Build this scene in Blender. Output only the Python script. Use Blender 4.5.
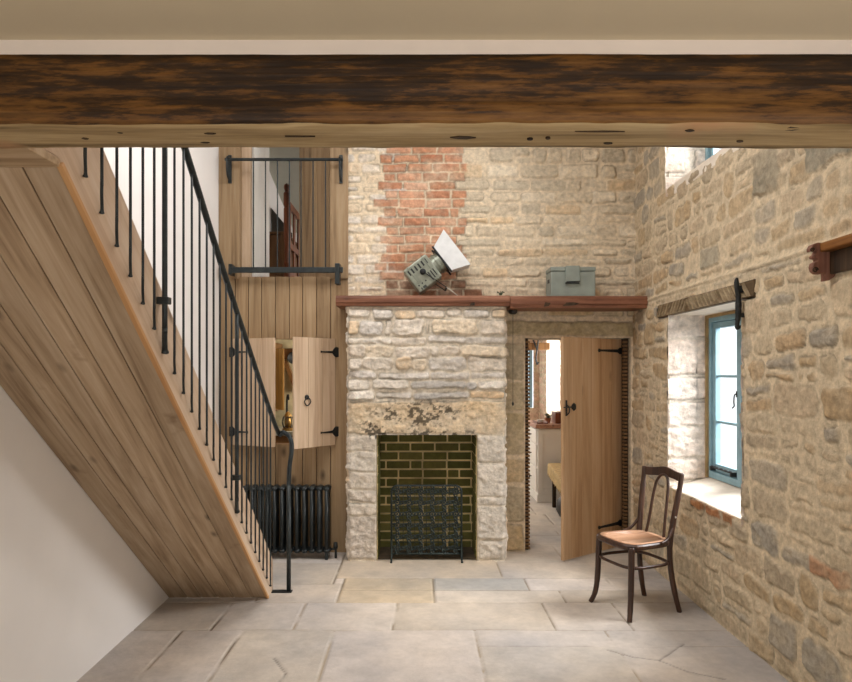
import bpy, math, random
import numpy as np
from mathutils import Matrix, Vector, Euler

# ---------------------------------------------------------------- reset
for o in list(bpy.data.objects): bpy.data.objects.remove(o)
C = bpy.context.scene.collection
SC = bpy.context.scene
PI = math.pi
R = math.radians

# ---------------------------------------------------------------- camera
F = 665.0; CX, CY = 418.0, 372.0; H = 1.55
cam_d = bpy.data.cameras.new('camera'); cam = bpy.data.objects.new('camera', cam_d); C.objects.link(cam)
cam.location = (0, 0, H); cam.rotation_euler = (PI/2, 0, 0)
cam_d.sensor_width = 36; cam_d.lens = 36*F/852
cam_d.shift_x = (426-CX)/852; cam_d.shift_y = (CY-341)/852
cam_d.clip_start = 0.05
SC.camera = cam

def P(px, py, Y):                    # pixel + depth -> place
    return Vector(((px-CX)/F*Y, Y, H-(py-CY)/F*Y))

def lin(c):
    return tuple(((v/255)/12.92 if v/255 <= .04045 else (((v/255)+.055)/1.055)**2.4) for v in c)

# ---------------------------------------------------------------- world, lights, exposure
SC.view_settings.view_transform = 'Standard'; SC.view_settings.look = 'None'
SC.view_settings.exposure = 0.16; SC.view_settings.gamma = 1.0
SC.view_settings.use_curve_mapping = False
w = bpy.data.worlds.new('world'); SC.world = w; w.use_nodes = True
bg = w.node_tree.nodes['Background']
bg.inputs[0].default_value = (0.93, 0.97, 1.0, 1); bg.inputs[1].default_value = 1.25

def area(name, loc, rot, sx, sy, power, col=(1, 1, 1), spread=180):
    d = bpy.data.lights.new(name, 'AREA'); d.shape = 'RECTANGLE'; d.size = sx; d.size_y = sy
    d.energy = power; d.color = col; d.spread = R(spread)
    o = bpy.data.objects.new(name, d); C.objects.link(o); o.location = loc; o.rotation_euler = rot
    return o
# daylight through the openings of the right-hand wall (rotated to shine towards -X)
area('daylight_outside', (4.4, 4.1, 3.3), (0, R(68), 0), 3.0, 2.8, 950, (.98, .985, 1))
# added fill lamps in the near half, behind and beside the camera
area('rear_fill', (0.1, -2.6, 1.35), (R(90), 0, 0), 3.2, 1.8, 43, (1, .985, .975))
area('near_fill', (1.8, 0.2, 1.35), (0, R(90), 0), 1.3, 1.5, 14, (1, .98, .97))
# added overhead fill lamp for the tall half, no roof opening
area('overhead_fill', (-0.35, 3.6, 4.12), (0, 0, 0), 1.8, 1.6, 56, (1, .98, .97))
# kitchen windows, then added fill lamps for the rooms beyond
area('daylight_kitchen_window', (2.3, 9.1, 1.5), (0, R(90), 0), 1.3, .9, 45, (1, .97, .93))
area('daylight_kitchen_far_window', (-0.2, 10.0, 1.5), (R(-90), 0, 0), 2.4, 1.2, 30, (1, .95, .88))
area('bedroom_fill', (0.6, 8.0, 3.5), (0, R(90), 0), 1.2, 1.2, 28, (1, .96, .94))  # fill lamp added to brighten the upper room
area('kitchen_side_fill', (0.2, 7.6, 2.2), (0, R(-25), 0), .9, 1.2, 22, (1, .96, .93))  # fill lamp added to brighten the kitchen cabinet end
area('hatch_fill', (-0.45, 6.5, 1.6), (0, R(90), 0), .7, .5, 12, (1, .95, .85))  # fill lamp added to lift the dark hatch interior

# ---------------------------------------------------------------- noise
def _h(ix, iy, s):
    n = (ix.astype(np.int64)*374761393 + iy.astype(np.int64)*668265263 + s*1274126177) & 0x7fffffff
    n = ((n ^ (n >> 13))*1274126177) & 0x7fffffff
    n = n ^ (n >> 16)
    return (n & 0xffff)/65535.0
def vn(x, y, s=0):
    ix = np.floor(x); iy = np.floor(y); fx = x-ix; fy = y-iy
    fx = fx*fx*fx*(fx*(fx*6-15)+10); fy = fy*fy*fy*(fy*(fy*6-15)+10)
    a = _h(ix, iy, s); b = _h(ix+1, iy, s); c = _h(ix, iy+1, s); d = _h(ix+1, iy+1, s)
    return (a*(1-fx)+b*fx)*(1-fy)+(c*(1-fx)+d*fx)*fy
def fbm(x, y, s=0, o=4):
    t = 0; a = .5; n = 0
    for i in range(o):
        t = t+a*vn(x, y, s+i*17); n += a; a *= .5; x = x*2.03+5.1; y = y*2.03+1.7
    return t/n-.5
def sst(a, b, x):
    t = np.clip((x-a)/(b-a), 0, 1); return t*t*(3-2*t)

# ---------------------------------------------------------------- materials
MATS = {}
def newmat(name):
    m = bpy.data.materials.new(name); m.use_nodes = True
    nt = m.node_tree; b = nt.nodes['Principled BSDF']; return m, nt, b
def N(nt, t, **k):
    n = nt.nodes.new(t)
    for a, v in k.items(): setattr(n, a, v)
    return n
def ramp(nt, stops):
    r = N(nt, 'ShaderNodeValToRGB'); e = r.color_ramp.elements
    while len(e) < len(stops): e.new(.5)
    for i, (p, c) in enumerate(stops):
        e[i].position = p; e[i].color = (*lin(c), 1)
    return r
def plain(name, c, rough=.6, metal=0, var=.12, scale=12, bump=.05, spec=.5):
    m, nt, b = newmat(name)
    tc = N(nt, 'ShaderNodeTexCoord'); n = N(nt, 'ShaderNodeTexNoise'); n.inputs['Scale'].default_value = scale; n.inputs['Detail'].default_value = 5
    nt.links.new(tc.outputs['Object'], n.inputs['Vector'])
    lo = tuple(max(0, v*(1-var)) for v in c); hi = tuple(min(255, v*(1+var)) for v in c)
    r = ramp(nt, [(.3, lo), (.7, hi)]); nt.links.new(n.outputs['Fac'], r.inputs['Fac']); nt.links.new(r.outputs['Color'], b.inputs['Base Color'])
    b.inputs['Roughness'].default_value = rough; b.inputs['Metallic'].default_value = metal
    b.inputs['Specular IOR Level'].default_value = spec
    if bump:
        bp = N(nt, 'ShaderNodeBump'); bp.inputs['Strength'].default_value = bump*4; bp.inputs['Distance'].default_value = .01
        nt.links.new(n.outputs['Fac'], bp.inputs['Height']); nt.links.new(bp.outputs['Normal'], b.inputs['Normal'])
    return m
def wood(name, dark, mid, light, axis='Y', rough=.6, scale=1.0, island=.25, knots=True, bump=.3, spec=.3, patch=None):
    """grain drawn out along one axis; each board (island) gets its own tone"""
    m, nt, b = newmat(name); L = nt.links
    tc = N(nt, 'ShaderNodeTexCoord'); geo = N(nt, 'ShaderNodeNewGeometry')
    off = N(nt, 'ShaderNodeVectorMath', operation='SCALE'); off.inputs[0].default_value = (7.3, 11.1, 5.7)
    L.new(geo.outputs['Random Per Island'], off.inputs['Scale'])
    add = N(nt, 'ShaderNodeVectorMath', operation='ADD'); L.new(tc.outputs['Object'], add.inputs[0]); L.new(off.outputs[0], add.inputs[1])
    mp = N(nt, 'ShaderNodeMapping'); s = [14*scale]*3; s['XYZ'.index(axis)] = 1.1*scale; mp.inputs['Scale'].default_value = s
    L.new(add.outputs[0], mp.inputs['Vector'])
    n1 = N(nt, 'ShaderNodeTexNoise'); n1.inputs['Scale'].default_value = 1.0; n1.inputs['Detail'].default_value = 6; n1.inputs['Roughness'].default_value = .62; n1.inputs['Distortion'].default_value = .8
    L.new(mp.outputs[0], n1.inputs['Vector'])
    mp2 = N(nt, 'ShaderNodeMapping'); s2 = [70*scale]*3; s2['XYZ'.index(axis)] = 2.5*scale; mp2.inputs['Scale'].default_value = s2
    L.new(add.outputs[0], mp2.inputs['Vector'])
    n2 = N(nt, 'ShaderNodeTexNoise'); n2.inputs['Scale'].default_value = 1.0; n2.inputs['Detail'].default_value = 3
    L.new(mp2.outputs[0], n2.inputs['Vector'])
    mix = N(nt, 'ShaderNodeMath', operation='MULTIPLY_ADD'); mix.inputs[1].default_value = .3; L.new(n2.outputs['Fac'], mix.inputs[0])
    mm = N(nt, 'ShaderNodeMath', operation='MULTIPLY'); mm.inputs[1].default_value = .72; L.new(n1.outputs['Fac'], mm.inputs[0]); L.new(mm.outputs[0], mix.inputs[2])
    r = ramp(nt, [(.36, dark), (.5, mid), (.66, light)]); L.new(mix.outputs[0], r.inputs['Fac'])
    col = r.outputs['Color']
    if knots:
        mp3 = N(nt, 'ShaderNodeMapping'); s3 = [6*scale]*3; s3['XYZ'.index(axis)] = 3*scale; mp3.inputs['Scale'].default_value = s3
        L.new(add.outputs[0], mp3.inputs['Vector'])
        v = N(nt, 'ShaderNodeTexVoronoi'); v.inputs['Scale'].default_value = 1; L.new(mp3.outputs[0], v.inputs['Vector'])
        kr = ramp(nt, [(.03, (255, 255, 255)), (.13, (0, 0, 0))]); L.new(v.outputs['Distance'], kr.inputs['Fac'])
        k = N(nt, 'ShaderNodeMix', data_type='RGBA'); L.new(kr.outputs['Color'], k.inputs['Factor']); L.new(col, k.inputs['A']); k.inputs['B'].default_value = (*lin(tuple(v*.62 for v in dark)), 1)
        km = N(nt, 'ShaderNodeMath', operation='MULTIPLY'); km.inputs[1].default_value = .8; L.new(kr.outputs['Color'], km.inputs[0]); L.new(km.outputs[0], k.inputs['Factor'])
        col = k.outputs['Result']
    if patch:
        n4 = N(nt, 'ShaderNodeTexNoise'); n4.inputs['Scale'].default_value = patch[2]; n4.inputs['Detail'].default_value = 4
        L.new(tc.outputs['Object'], n4.inputs['Vector'])
        pr = ramp(nt, [(patch[1], (0, 0, 0)), (patch[1]+.12, (255, 255, 255))]); L.new(n4.outputs['Fac'], pr.inputs['Fac'])
        pk = N(nt, 'ShaderNodeMix', data_type='RGBA'); L.new(pr.outputs['Color'], pk.inputs['Factor']); L.new(col, pk.inputs['A']); pk.inputs['B'].default_value = (*lin(patch[0]), 1)
        col = pk.outputs['Result']
    hv = N(nt, 'ShaderNodeHueSaturation')
    ml = N(nt, 'ShaderNodeMath', operation='MULTIPLY_ADD'); ml.inputs[1].default_value = island; ml.inputs[2].default_value = 1-island/2
    L.new(geo.outputs['Random Per Island'], ml.inputs[0]); L.new(ml.outputs[0], hv.inputs['Value']); L.new(col, hv.inputs['Color'])
    L.new(hv.outputs['Color'], b.inputs['Base Color'])
    b.inputs['Roughness'].default_value = rough; b.inputs['Specular IOR Level'].default_value = spec
    bp = N(nt, 'ShaderNodeBump'); bp.inputs['Strength'].default_value = bump; bp.inputs['Distance'].default_value = .004
    L.new(mix.outputs[0], bp.inputs['Height']); L.new(bp.outputs['Normal'], b.inputs['Normal'])
    return m
def stonemat(name, bumps=.6, rough=.9, wash=.25):
    """colour of each stone comes from the mesh; fine grain and pits on top"""
    m, nt, b = newmat(name); L = nt.links
    at = N(nt, 'ShaderNodeAttribute'); at.attribute_name = 'Col'
    tc = N(nt, 'ShaderNodeTexCoord')
    n = N(nt, 'ShaderNodeTexNoise'); n.inputs['Scale'].default_value = 26; n.inputs['Detail'].default_value = 7; n.inputs['Roughness'].default_value = .68
    L.new(tc.outputs['Object'], n.inputs['Vector'])
    r = N(nt, 'ShaderNodeMapRange'); r.inputs['From Min'].default_value = .3; r.inputs['From Max'].default_value = .7
    r.inputs['To Min'].default_value = 1-wash; r.inputs['To Max'].default_value = 1+wash*.7
    L.new(n.outputs['Fac'], r.inputs['Value'])
    hv = N(nt, 'ShaderNodeHueSaturation'); L.new(at.outputs['Color'], hv.inputs['Color']); L.new(r.outputs[0], hv.inputs['Value'])
    L.new(hv.outputs['Color'], b.inputs['Base Color'])
    b.inputs['Roughness'].default_value = rough; b.inputs['Specular IOR Level'].default_value = .15
    n2 = N(nt, 'ShaderNodeTexNoise'); n2.inputs['Scale'].default_value = 60; n2.inputs['Detail'].default_value = 6; n2.inputs['Roughness'].default_value = .7
    L.new(tc.outputs['Object'], n2.inputs['Vector'])
    a = N(nt, 'ShaderNodeMath', operation='MULTIPLY_ADD'); a.inputs[1].default_value = 1.6; L.new(n.outputs['Fac'], a.inputs[0]); L.new(n2.outputs['Fac'], a.inputs[2])
    bp = N(nt, 'ShaderNodeBump'); bp.inputs['Strength'].default_value = bumps; bp.inputs['Distance'].default_value = .008
    L.new(a.outputs[0], bp.inputs['Height']); L.new(bp.outputs['Normal'], b.inputs['Normal'])
    return m
def islandmat(name, cols, rough=.85, scale=18, bump=.4, spotty=.2):
    """each brick or slab of the mesh takes its own tone"""
    m, nt, b = newmat(name); L = nt.links
    geo = N(nt, 'ShaderNodeNewGeometry'); tc = N(nt, 'ShaderNodeTexCoord')
    r = ramp(nt, [(i/(len(cols)-1), c) for i, c in enumerate(cols)]); L.new(geo.outputs['Random Per Island'], r.inputs['Fac'])
    n = N(nt, 'ShaderNodeTexNoise'); n.inputs['Scale'].default_value = scale; n.inputs['Detail'].default_value = 8; n.inputs['Roughness'].default_value = .65
    L.new(tc.outputs['Object'], n.inputs['Vector'])
    n0 = N(nt, 'ShaderNodeTexNoise'); n0.inputs['Scale'].default_value = 1.7; n0.inputs['Detail'].default_value = 5
    L.new(tc.outputs['Object'], n0.inputs['Vector'])
    s = N(nt, 'ShaderNodeMath', operation='ADD'); L.new(n.outputs['Fac'], s.inputs[0]); L.new(n0.outputs['Fac'], s.inputs[1])
    mr = N(nt, 'ShaderNodeMapRange'); mr.inputs['From Min'].default_value = .7; mr.inputs['From Max'].default_value = 1.3
    mr.inputs['To Min'].default_value = 1-spotty; mr.inputs['To Max'].default_value = 1+spotty*.6; L.new(s.outputs[0], mr.inputs['Value'])
    hv = N(nt, 'ShaderNodeHueSaturation'); L.new(r.outputs['Color'], hv.inputs['Color']); L.new(mr.outputs[0], hv.inputs['Value'])
    L.new(hv.outputs['Color'], b.inputs['Base Color']); b.inputs['Roughness'].default_value = rough; b.inputs['Specular IOR Level'].default_value = .3
    bp = N(nt, 'ShaderNodeBump'); bp.inputs['Strength'].default_value = bump; bp.inputs['Distance'].default_value = .006
    L.new(s.outputs[0], bp.inputs['Height']); L.new(bp.outputs['Normal'], b.inputs['Normal'])
    return m

M_stone = stonemat('rubble_stone', bumps=.8, wash=.3)
M_stonec = stonemat('hewn_stone', bumps=1.1, wash=.3)
M_floor = islandmat('flagstone', [(178, 163, 146), (190, 174, 156), (184, 166, 146), (193, 178, 162), (176, 160, 142)], rough=.62, scale=9, bump=.35, spotty=.17)
M_mortar = plain('lime_mortar', (186, 170, 145), .95, bump=.15, scale=40)
M_joint = plain('floor_joint', (122, 106, 86), .95, bump=.15, scale=40)
M_plaster = plain('white_plaster', (229, 224, 219), .85, var=.012, scale=3, bump=.02)
M_ceil = plain('ceiling_paint', (212, 198, 170), .85, var=.01, scale=3, bump=.02)
M_trimw = plain('white_trim_paint', (228, 216, 205), .7, var=.02, scale=6, bump=.04)
M_soffit = wood('oak_boards', (136, 112, 86), (168, 144, 116), (188, 166, 140), 'Y', scale=.9, island=.26, bump=.35, patch=((124, 98, 70), .66, 4.0))
M_string = wood('oak_string', (178, 150, 124), (198, 172, 146), (210, 188, 164), 'Y', scale=.7, island=0, bump=.12)
M_bead = wood('lit_edge', (172, 126, 82), (190, 144, 96), (198, 156, 108), 'Y', island=0, knots=False)  # orange-brown bead; its warmer tone paints the lit edge of the board
M_boardv = wood('pine_boards', (122, 98, 70), (152, 126, 94), (170, 146, 114), 'Z', scale=.7, island=.3, bump=.2)
M_boardl = wood('pale_pine_boards', (170, 142, 116), (194, 168, 140), (208, 184, 158), 'Z', scale=.7, island=.2, bump=.2)
M_door = wood('door_pine', (166, 128, 90), (192, 156, 118), (204, 172, 138), 'Z', scale=.55, island=.14, rough=.5, bump=.15)
M_shelf = wood('red_brown_timber', (92, 56, 40), (128, 84, 62), (150, 106, 82), 'X', scale=1, island=0, rough=.5)
M_orange = wood('orange_timber', (92, 54, 20), (126, 80, 34), (144, 96, 46), 'Y', island=0)
M_dark = wood('dark_timber', (34, 24, 15), (56, 40, 24), (76, 56, 36), 'Z', island=.2, knots=False)
M_lintel = wood('weathered_timber', (118, 100, 76), (148, 130, 102), (168, 150, 122), 'Y', scale=1.2, island=.3, knots=False, bump=.5)
M_lintelb = wood('groove_shade_timber', (74, 58, 40), (92, 74, 52), (106, 88, 64), 'Y', island=0, knots=False)  # lintel board coloured darker than its ridges, painting in the groove shade
M_redwood = wood('mahogany', (70, 34, 18), (110, 58, 30), (140, 82, 48), 'Z', island=.1, knots=False, rough=.35)
M_brownwood = wood('brown_panel', (84, 54, 26), (112, 76, 40), (130, 92, 54), 'Z', island=.1, rough=.5)
M_iron = plain('black_iron', (40, 46, 47), .4, metal=.4, var=.15, scale=30, bump=.06)
M_ironflat = plain('wrought_iron', (30, 32, 32), .6, metal=.3, var=.2, scale=40, bump=.12)
M_rad = plain('radiator_grey', (34, 39, 40), .4, metal=.3, var=.1, scale=10, bump=.02)
M_screen = plain('green_black_iron', (38, 48, 46), .42, metal=.4, var=.2, scale=40, bump=.1)
M_blue = plain('blue_green_paint', (128, 162, 174), .55, var=.06, scale=14, bump=.04)
M_sill = plain('limewashed_sill', (232, 221, 205), .8, var=.04, scale=10, bump=.1)
M_ochre = plain('ochre_edge', (150, 124, 82), .8)
M_lampbody = plain('grey_green_enamel', (134, 138, 124), .35, metal=.45, var=.12, scale=20, bump=.03)
M_lampdark = plain('dark_slot', (28, 30, 28), .6)
M_hood = plain('white_enamel', (226, 228, 228), .45, var=.03, scale=20, bump=.01)
M_box = plain('grey_painted_metal', (138, 146, 138), .5, metal=.2, var=.06, scale=9, bump=.02)
M_boxd = plain('dull_metal', (104, 110, 104), .4, metal=.5)
M_seat = wood('worn_seat_ply', (146, 106, 78), (176, 134, 104), (192, 154, 126), 'Y', scale=.6, island=0, knots=False, rough=.4, patch=((132, 98, 78), .62, 14.0))
M_bent = wood('dark_bentwood', (40, 24, 16), (60, 38, 26), (80, 54, 38), 'Z', island=0, knots=False, rough=.4, spec=.45, bump=.1)
M_cab = plain('white_cabinet_paint', (226, 222, 214), .5, var=.02, scale=5, bump=.01)
M_worktop = wood('pinkish_worktop', (130, 92, 72), (158, 118, 96), (176, 138, 114), 'Y', island=0)
M_cloth = plain('tan_cloth', (186, 160, 112), .9, var=.12, scale=30, bump=.15)
M_black = plain('black_things', (26, 26, 24), .5)
M_brass = plain('old_brass', (150, 116, 64), .35, metal=.8, var=.2, scale=14)
M_green = plain('leaf_green', (54, 66, 38), .6)
M_screenbrick = islandmat('sooty_brick', [(86, 86, 40), (104, 100, 50), (94, 90, 44), (116, 108, 58)], scale=22, spotty=.35)
M_sootmortar = plain('sooty_mortar', (204, 182, 134), .95, var=.2, scale=6, bump=.1)
M_redbrick = islandmat('red_brick', [(168, 104, 76), (186, 122, 92), (176, 112, 82), (160, 96, 70), (190, 130, 104)], scale=22, spotty=.25)
M_grey = plain('dark_grey_board', (74, 70, 62), .8)

def glassmat():
    m = bpy.data.materials.new('window_glass'); m.use_nodes = True; nt = m.node_tree
    nt.nodes.clear(); o = N(nt, 'ShaderNodeOutputMaterial'); t = N(nt, 'ShaderNodeBsdfTransparent'); g = N(nt, 'ShaderNodeBsdfGlossy')
    g.inputs['Roughness'].default_value = .02; lw = N(nt, 'ShaderNodeLayerWeight'); lw.inputs['Blend'].default_value = .12; fr = N(nt, 'ShaderNodeMath', operation='MULTIPLY'); fr.inputs[1].default_value = .35; nt.links.new(lw.outputs['Facing'], fr.inputs[0])
    mx = N(nt, 'ShaderNodeMixShader'); nt.links.new(fr.outputs[0], mx.inputs[0]); nt.links.new(t.outputs[0], mx.inputs[1]); nt.links.new(g.outputs[0], mx.inputs[2]); nt.links.new(mx.outputs[0], o.inputs[0])
    return m
M_glass = glassmat()

def beammat():
    """front of the old beam: dark stain worn through to orange-brown wood; raw pale underside by mesh slot"""
    m, nt, b = newmat('stained_beam'); L = nt.links
    tc = N(nt, 'ShaderNodeTexCoord'); mp = N(nt, 'ShaderNodeMapping'); mp.inputs['Scale'].default_value = (5.0, 14, 38); L.new(tc.outputs['Object'], mp.inputs['Vector'])
    n = N(nt, 'ShaderNodeTexNoise'); n.inputs['Scale'].default_value = 1.4; n.inputs['Detail'].default_value = 9; n.inputs['Roughness'].default_value = .68; L.new(mp.outputs[0], n.inputs['Vector'])
    sx = N(nt, 'ShaderNodeSeparateXYZ'); L.new(tc.outputs['Object'], sx.inputs[0])
    # z is height over the beam's foot: more worn low down
    z = N(nt, 'ShaderNodeMapRange'); z.inputs['From Min'].default_value = 0.0; z.inputs['From Max'].default_value = .17; z.inputs['To Min'].default_value = .10; z.inputs['To Max'].default_value = -.07; L.new(sx.outputs['Z'], z.inputs['Value'])
    mp5 = N(nt, 'ShaderNodeMapping'); mp5.inputs['Scale'].default_value = (2.2, 3, 6); L.new(tc.outputs['Object'], mp5.inputs['Vector'])
    n5 = N(nt, 'ShaderNodeTexNoise'); n5.inputs['Scale'].default_value = 1; n5.inputs['Detail'].default_value = 3; L.new(mp5.outputs[0], n5.inputs['Vector'])
    w5 = N(nt, 'ShaderNodeMath', operation='MULTIPLY_ADD'); w5.inputs[1].default_value = .5; w5.inputs[2].default_value = -.25; L.new(n5.outputs['Fac'], w5.inputs[0])
    a0 = N(nt, 'ShaderNodeMath', operation='ADD'); L.new(n.outputs['Fac'], a0.inputs[0]); L.new(w5.outputs[0], a0.inputs[1])
    a = N(nt, 'ShaderNodeMath', operation='ADD'); L.new(a0.outputs[0], a.inputs[0]); L.new(z.outputs[0], a.inputs[1])
    r = ramp(nt, [(.39, (42, 27, 13)), (.49, (60, 39, 16)), (.56, (98, 64, 25)), (.74, (124, 86, 38))]); L.new(a.outputs[0], r.inputs['Fac'])
    mp2 = N(nt, 'ShaderNodeMapping'); mp2.inputs['Scale'].default_value = (1.2, 20, 60); L.new(tc.outputs['Object'], mp2.inputs['Vector'])
    g = N(nt, 'ShaderNodeTexNoise'); g.inputs['Scale'].default_value = 1.5; g.inputs['Detail'].default_value = 4; L.new(mp2.outputs[0], g.inputs['Vector'])
    mr = N(nt, 'ShaderNodeMapRange'); mr.inputs['From Min'].default_value = .3; mr.inputs['From Max'].default_value = .7; mr.inputs['To Min'].default_value = .62; mr.inputs['To Max'].default_value = 1.25; L.new(g.outputs['Fac'], mr.inputs['Value'])
    hv = N(nt, 'ShaderNodeHueSaturation'); L.new(r.outputs['Color'], hv.inputs['Color']); L.new(mr.outputs[0], hv.inputs['Value']); L.new(hv.outputs['Color'], b.inputs['Base Color'])
    b.inputs['Roughness'].default_value = .5; b.inputs['Specular IOR Level'].default_value = .3
    bp = N(nt, 'ShaderNodeBump'); bp.inputs['Strength'].default_value = .6; bp.inputs['Distance'].default_value = .004
    L.new(g.outputs['Fac'], bp.inputs['Height']); L.new(bp.outputs['Normal'], b.inputs['Normal'])
    return m
M_beam = beammat()
M_beamunder = wood('raw_beam_face', (112, 92, 60), (164, 140, 100), (198, 176, 136), 'X', scale=.9, island=0, bump=.6, patch=((182, 142, 104), .6, 2.2))

# ---------------------------------------------------------------- object helpers
W = {}                                # world matrices of the things and parts
def thing(name, label, cat, loc=(0, 0, 0), rotz=0, group=None):
    o = bpy.data.objects.new(name, None); C.objects.link(o); o.empty_display_size = .1
    o.location = loc; o.rotation_euler = (0, 0, rotz); W[o.name] = Matrix.Translation(loc) @ Matrix.Rotation(rotz, 4, 'Z')
    tag(o, label, cat, group); return o
def tag(o, label=None, cat=None, group=None, kind=None):
    if label: o['label'] = label
    if cat: o['category'] = cat
    if group: o['group'] = group
    if kind: o['kind'] = kind
    return o
def frame_axes(p, q, ref=None):
    t = (q-p).normalized(); r = ref or (Vector((0, 0, 1)) if abs(t.z) < .9 else Vector((1, 0, 0)))
    a = t.cross(r).normalized(); return a, t.cross(a).normalized()
class MB:
    def __init__(s): s.v = []; s.f = []; s.mi = []
    def add(s, vs, fs, mi=0):
        b = len(s.v); s.v += [Vector(v) for v in vs]; s.f += [tuple(b+i for i in f) for f in fs]; s.mi += [mi]*len(fs); return s
    def box(s, x0, x1, y0, y1, z0, z1, M=None, mi=0):
        vs = [Vector((x, y, z)) for z in (z0, z1) for y in (y0, y1) for x in (x0, x1)]
        if M is not None: vs = [M @ v for v in vs]
        return s.add(vs, [(0, 2, 3, 1), (4, 5, 7, 6), (0, 1, 5, 4), (2, 6, 7, 3), (0, 4, 6, 2), (1, 3, 7, 5)], mi)
    def tube(s, pts, r, n=10, cap=True, flat=1.0, closed=False):
        pts = [Vector(p) for p in pts]; k = len(pts); rs = r if isinstance(r, (list, tuple)) else [r]*k
        vs = []; a = None
        for i, p in enumerate(pts):
            if closed: t = (pts[(i+1) % k]-pts[i-1]).normalized()
            else: t = (pts[min(i+1, k-1)]-pts[max(i-1, 0)]).normalized()
            if a is None:
                ref = Vector((0, 0, 1)) if abs(t.z) < .9 else Vector((1, 0, 0)); a = t.cross(ref).normalized()
            else: a = (a-t*a.dot(t)).normalized()
            b = t.cross(a)
            for j in range(n):
                an = 2*PI*j/n; vs.append(p+a*math.cos(an)*rs[i]+b*math.sin(an)*rs[i]*flat)
        fs = []
        for i in range(k if closed else k-1):
            i2 = (i+1) % k
            for j in range(n): fs.append((i*n+j, i*n+(j+1) % n, i2*n+(j+1) % n, i2*n+j))
        if cap and not closed: fs += [tuple(range(n))[::-1], tuple((k-1)*n+j for j in range(n))]
        return s.add(vs, fs)
    def lathe(s, prof, n=20, M=None):
        """profile of (radius, height) turned about Z"""
        vs = []; k = len(prof)
        for r, z in prof:
            for j in range(n): vs.append(Vector((r*math.cos(2*PI*j/n), r*math.sin(2*PI*j/n), z)))
        if M is not None: vs = [M @ v for v in vs]
        fs = [(i*n+j, i*n+(j+1) % n, (i+1)*n+(j+1) % n, (i+1)*n+j) for i in range(k-1) for j in range(n)]
        fs += [tuple(range(n))[::-1], tuple((k-1)*n+j for j in range(n))]
        return s.add(vs, fs)
    def prism(s, outl, d0, d1, f):
        """outline of 2D points, f(a, b, d) -> place"""
        n = len(outl); vs = [f(a, b, d0) for a, b in outl]+[f(a, b, d1) for a, b in outl]
        fs = [tuple(range(n)), tuple(range(2*n-1, n-1, -1))]+[(i, i+n, (i+1) % n+n, (i+1) % n) for i in range(n)]
        return s.add(vs, fs)
    def build(s, name, mat, parent=None, bevel=0, smooth=False, local=False, M=None, label=None, segs=2):
        me = bpy.data.meshes.new(name)
        pm = W.get(parent.name, Matrix()) if parent else Matrix()
        if M is None: M = Matrix()             # own local matrix inside the parent
        inv = (pm @ M).inverted() if not local else Matrix()
        me.from_pydata([inv @ v for v in s.v], [], s.f)
        mats = mat if isinstance(mat, (list, tuple)) else [mat]
        for m in mats: me.materials.append(m)
        if len(mats) > 1: me.polygons.foreach_set('material_index', s.mi)
        import bmesh
        bm = bmesh.new(); bm.from_mesh(me); bmesh.ops.recalc_face_normals(bm, faces=bm.faces)
        bm.to_mesh(me); bm.free()
        o = bpy.data.objects.new(name, me); C.objects.link(o)
        if parent: o.parent = parent
        o.matrix_local = M; W[o.name] = pm @ M
        if smooth: me.polygons.foreach_set('use_smooth', [True]*len(me.polygons))
        if bevel:
            b = o.modifiers.new('bevel', 'BEVEL'); b.width = bevel; b.segments = segs; b.limit_method = 'ANGLE'; b.angle_limit = R(40)
        if label: o['label'] = label
        return o
def struct(o): o['kind'] = 'structure'; return o
def arc(cx, cy, r, a0, a1, n):
    return [(cx+r*math.cos(R(a0+(a1-a0)*i/n)), cy+r*math.sin(R(a0+(a1-a0)*i/n))) for i in range(n+1)]
def smoothpath(pts, n=6):
    pts = [Vector(p) for p in pts]; out = []
    for i in range(len(pts)-1):
        p0 = pts[max(i-1, 0)]; p1 = pts[i]; p2 = pts[i+1]; p3 = pts[min(i+2, len(pts)-1)]
        for j in range(n):
            t = j/n; out.append(.5*((2*p1)+(-p0+p2)*t+(2*p0-5*p1+4*p2-p3)*t*t+(-p0+3*p1-3*p2+p3)*t**3))
    out.append(pts[-1]); return out

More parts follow.
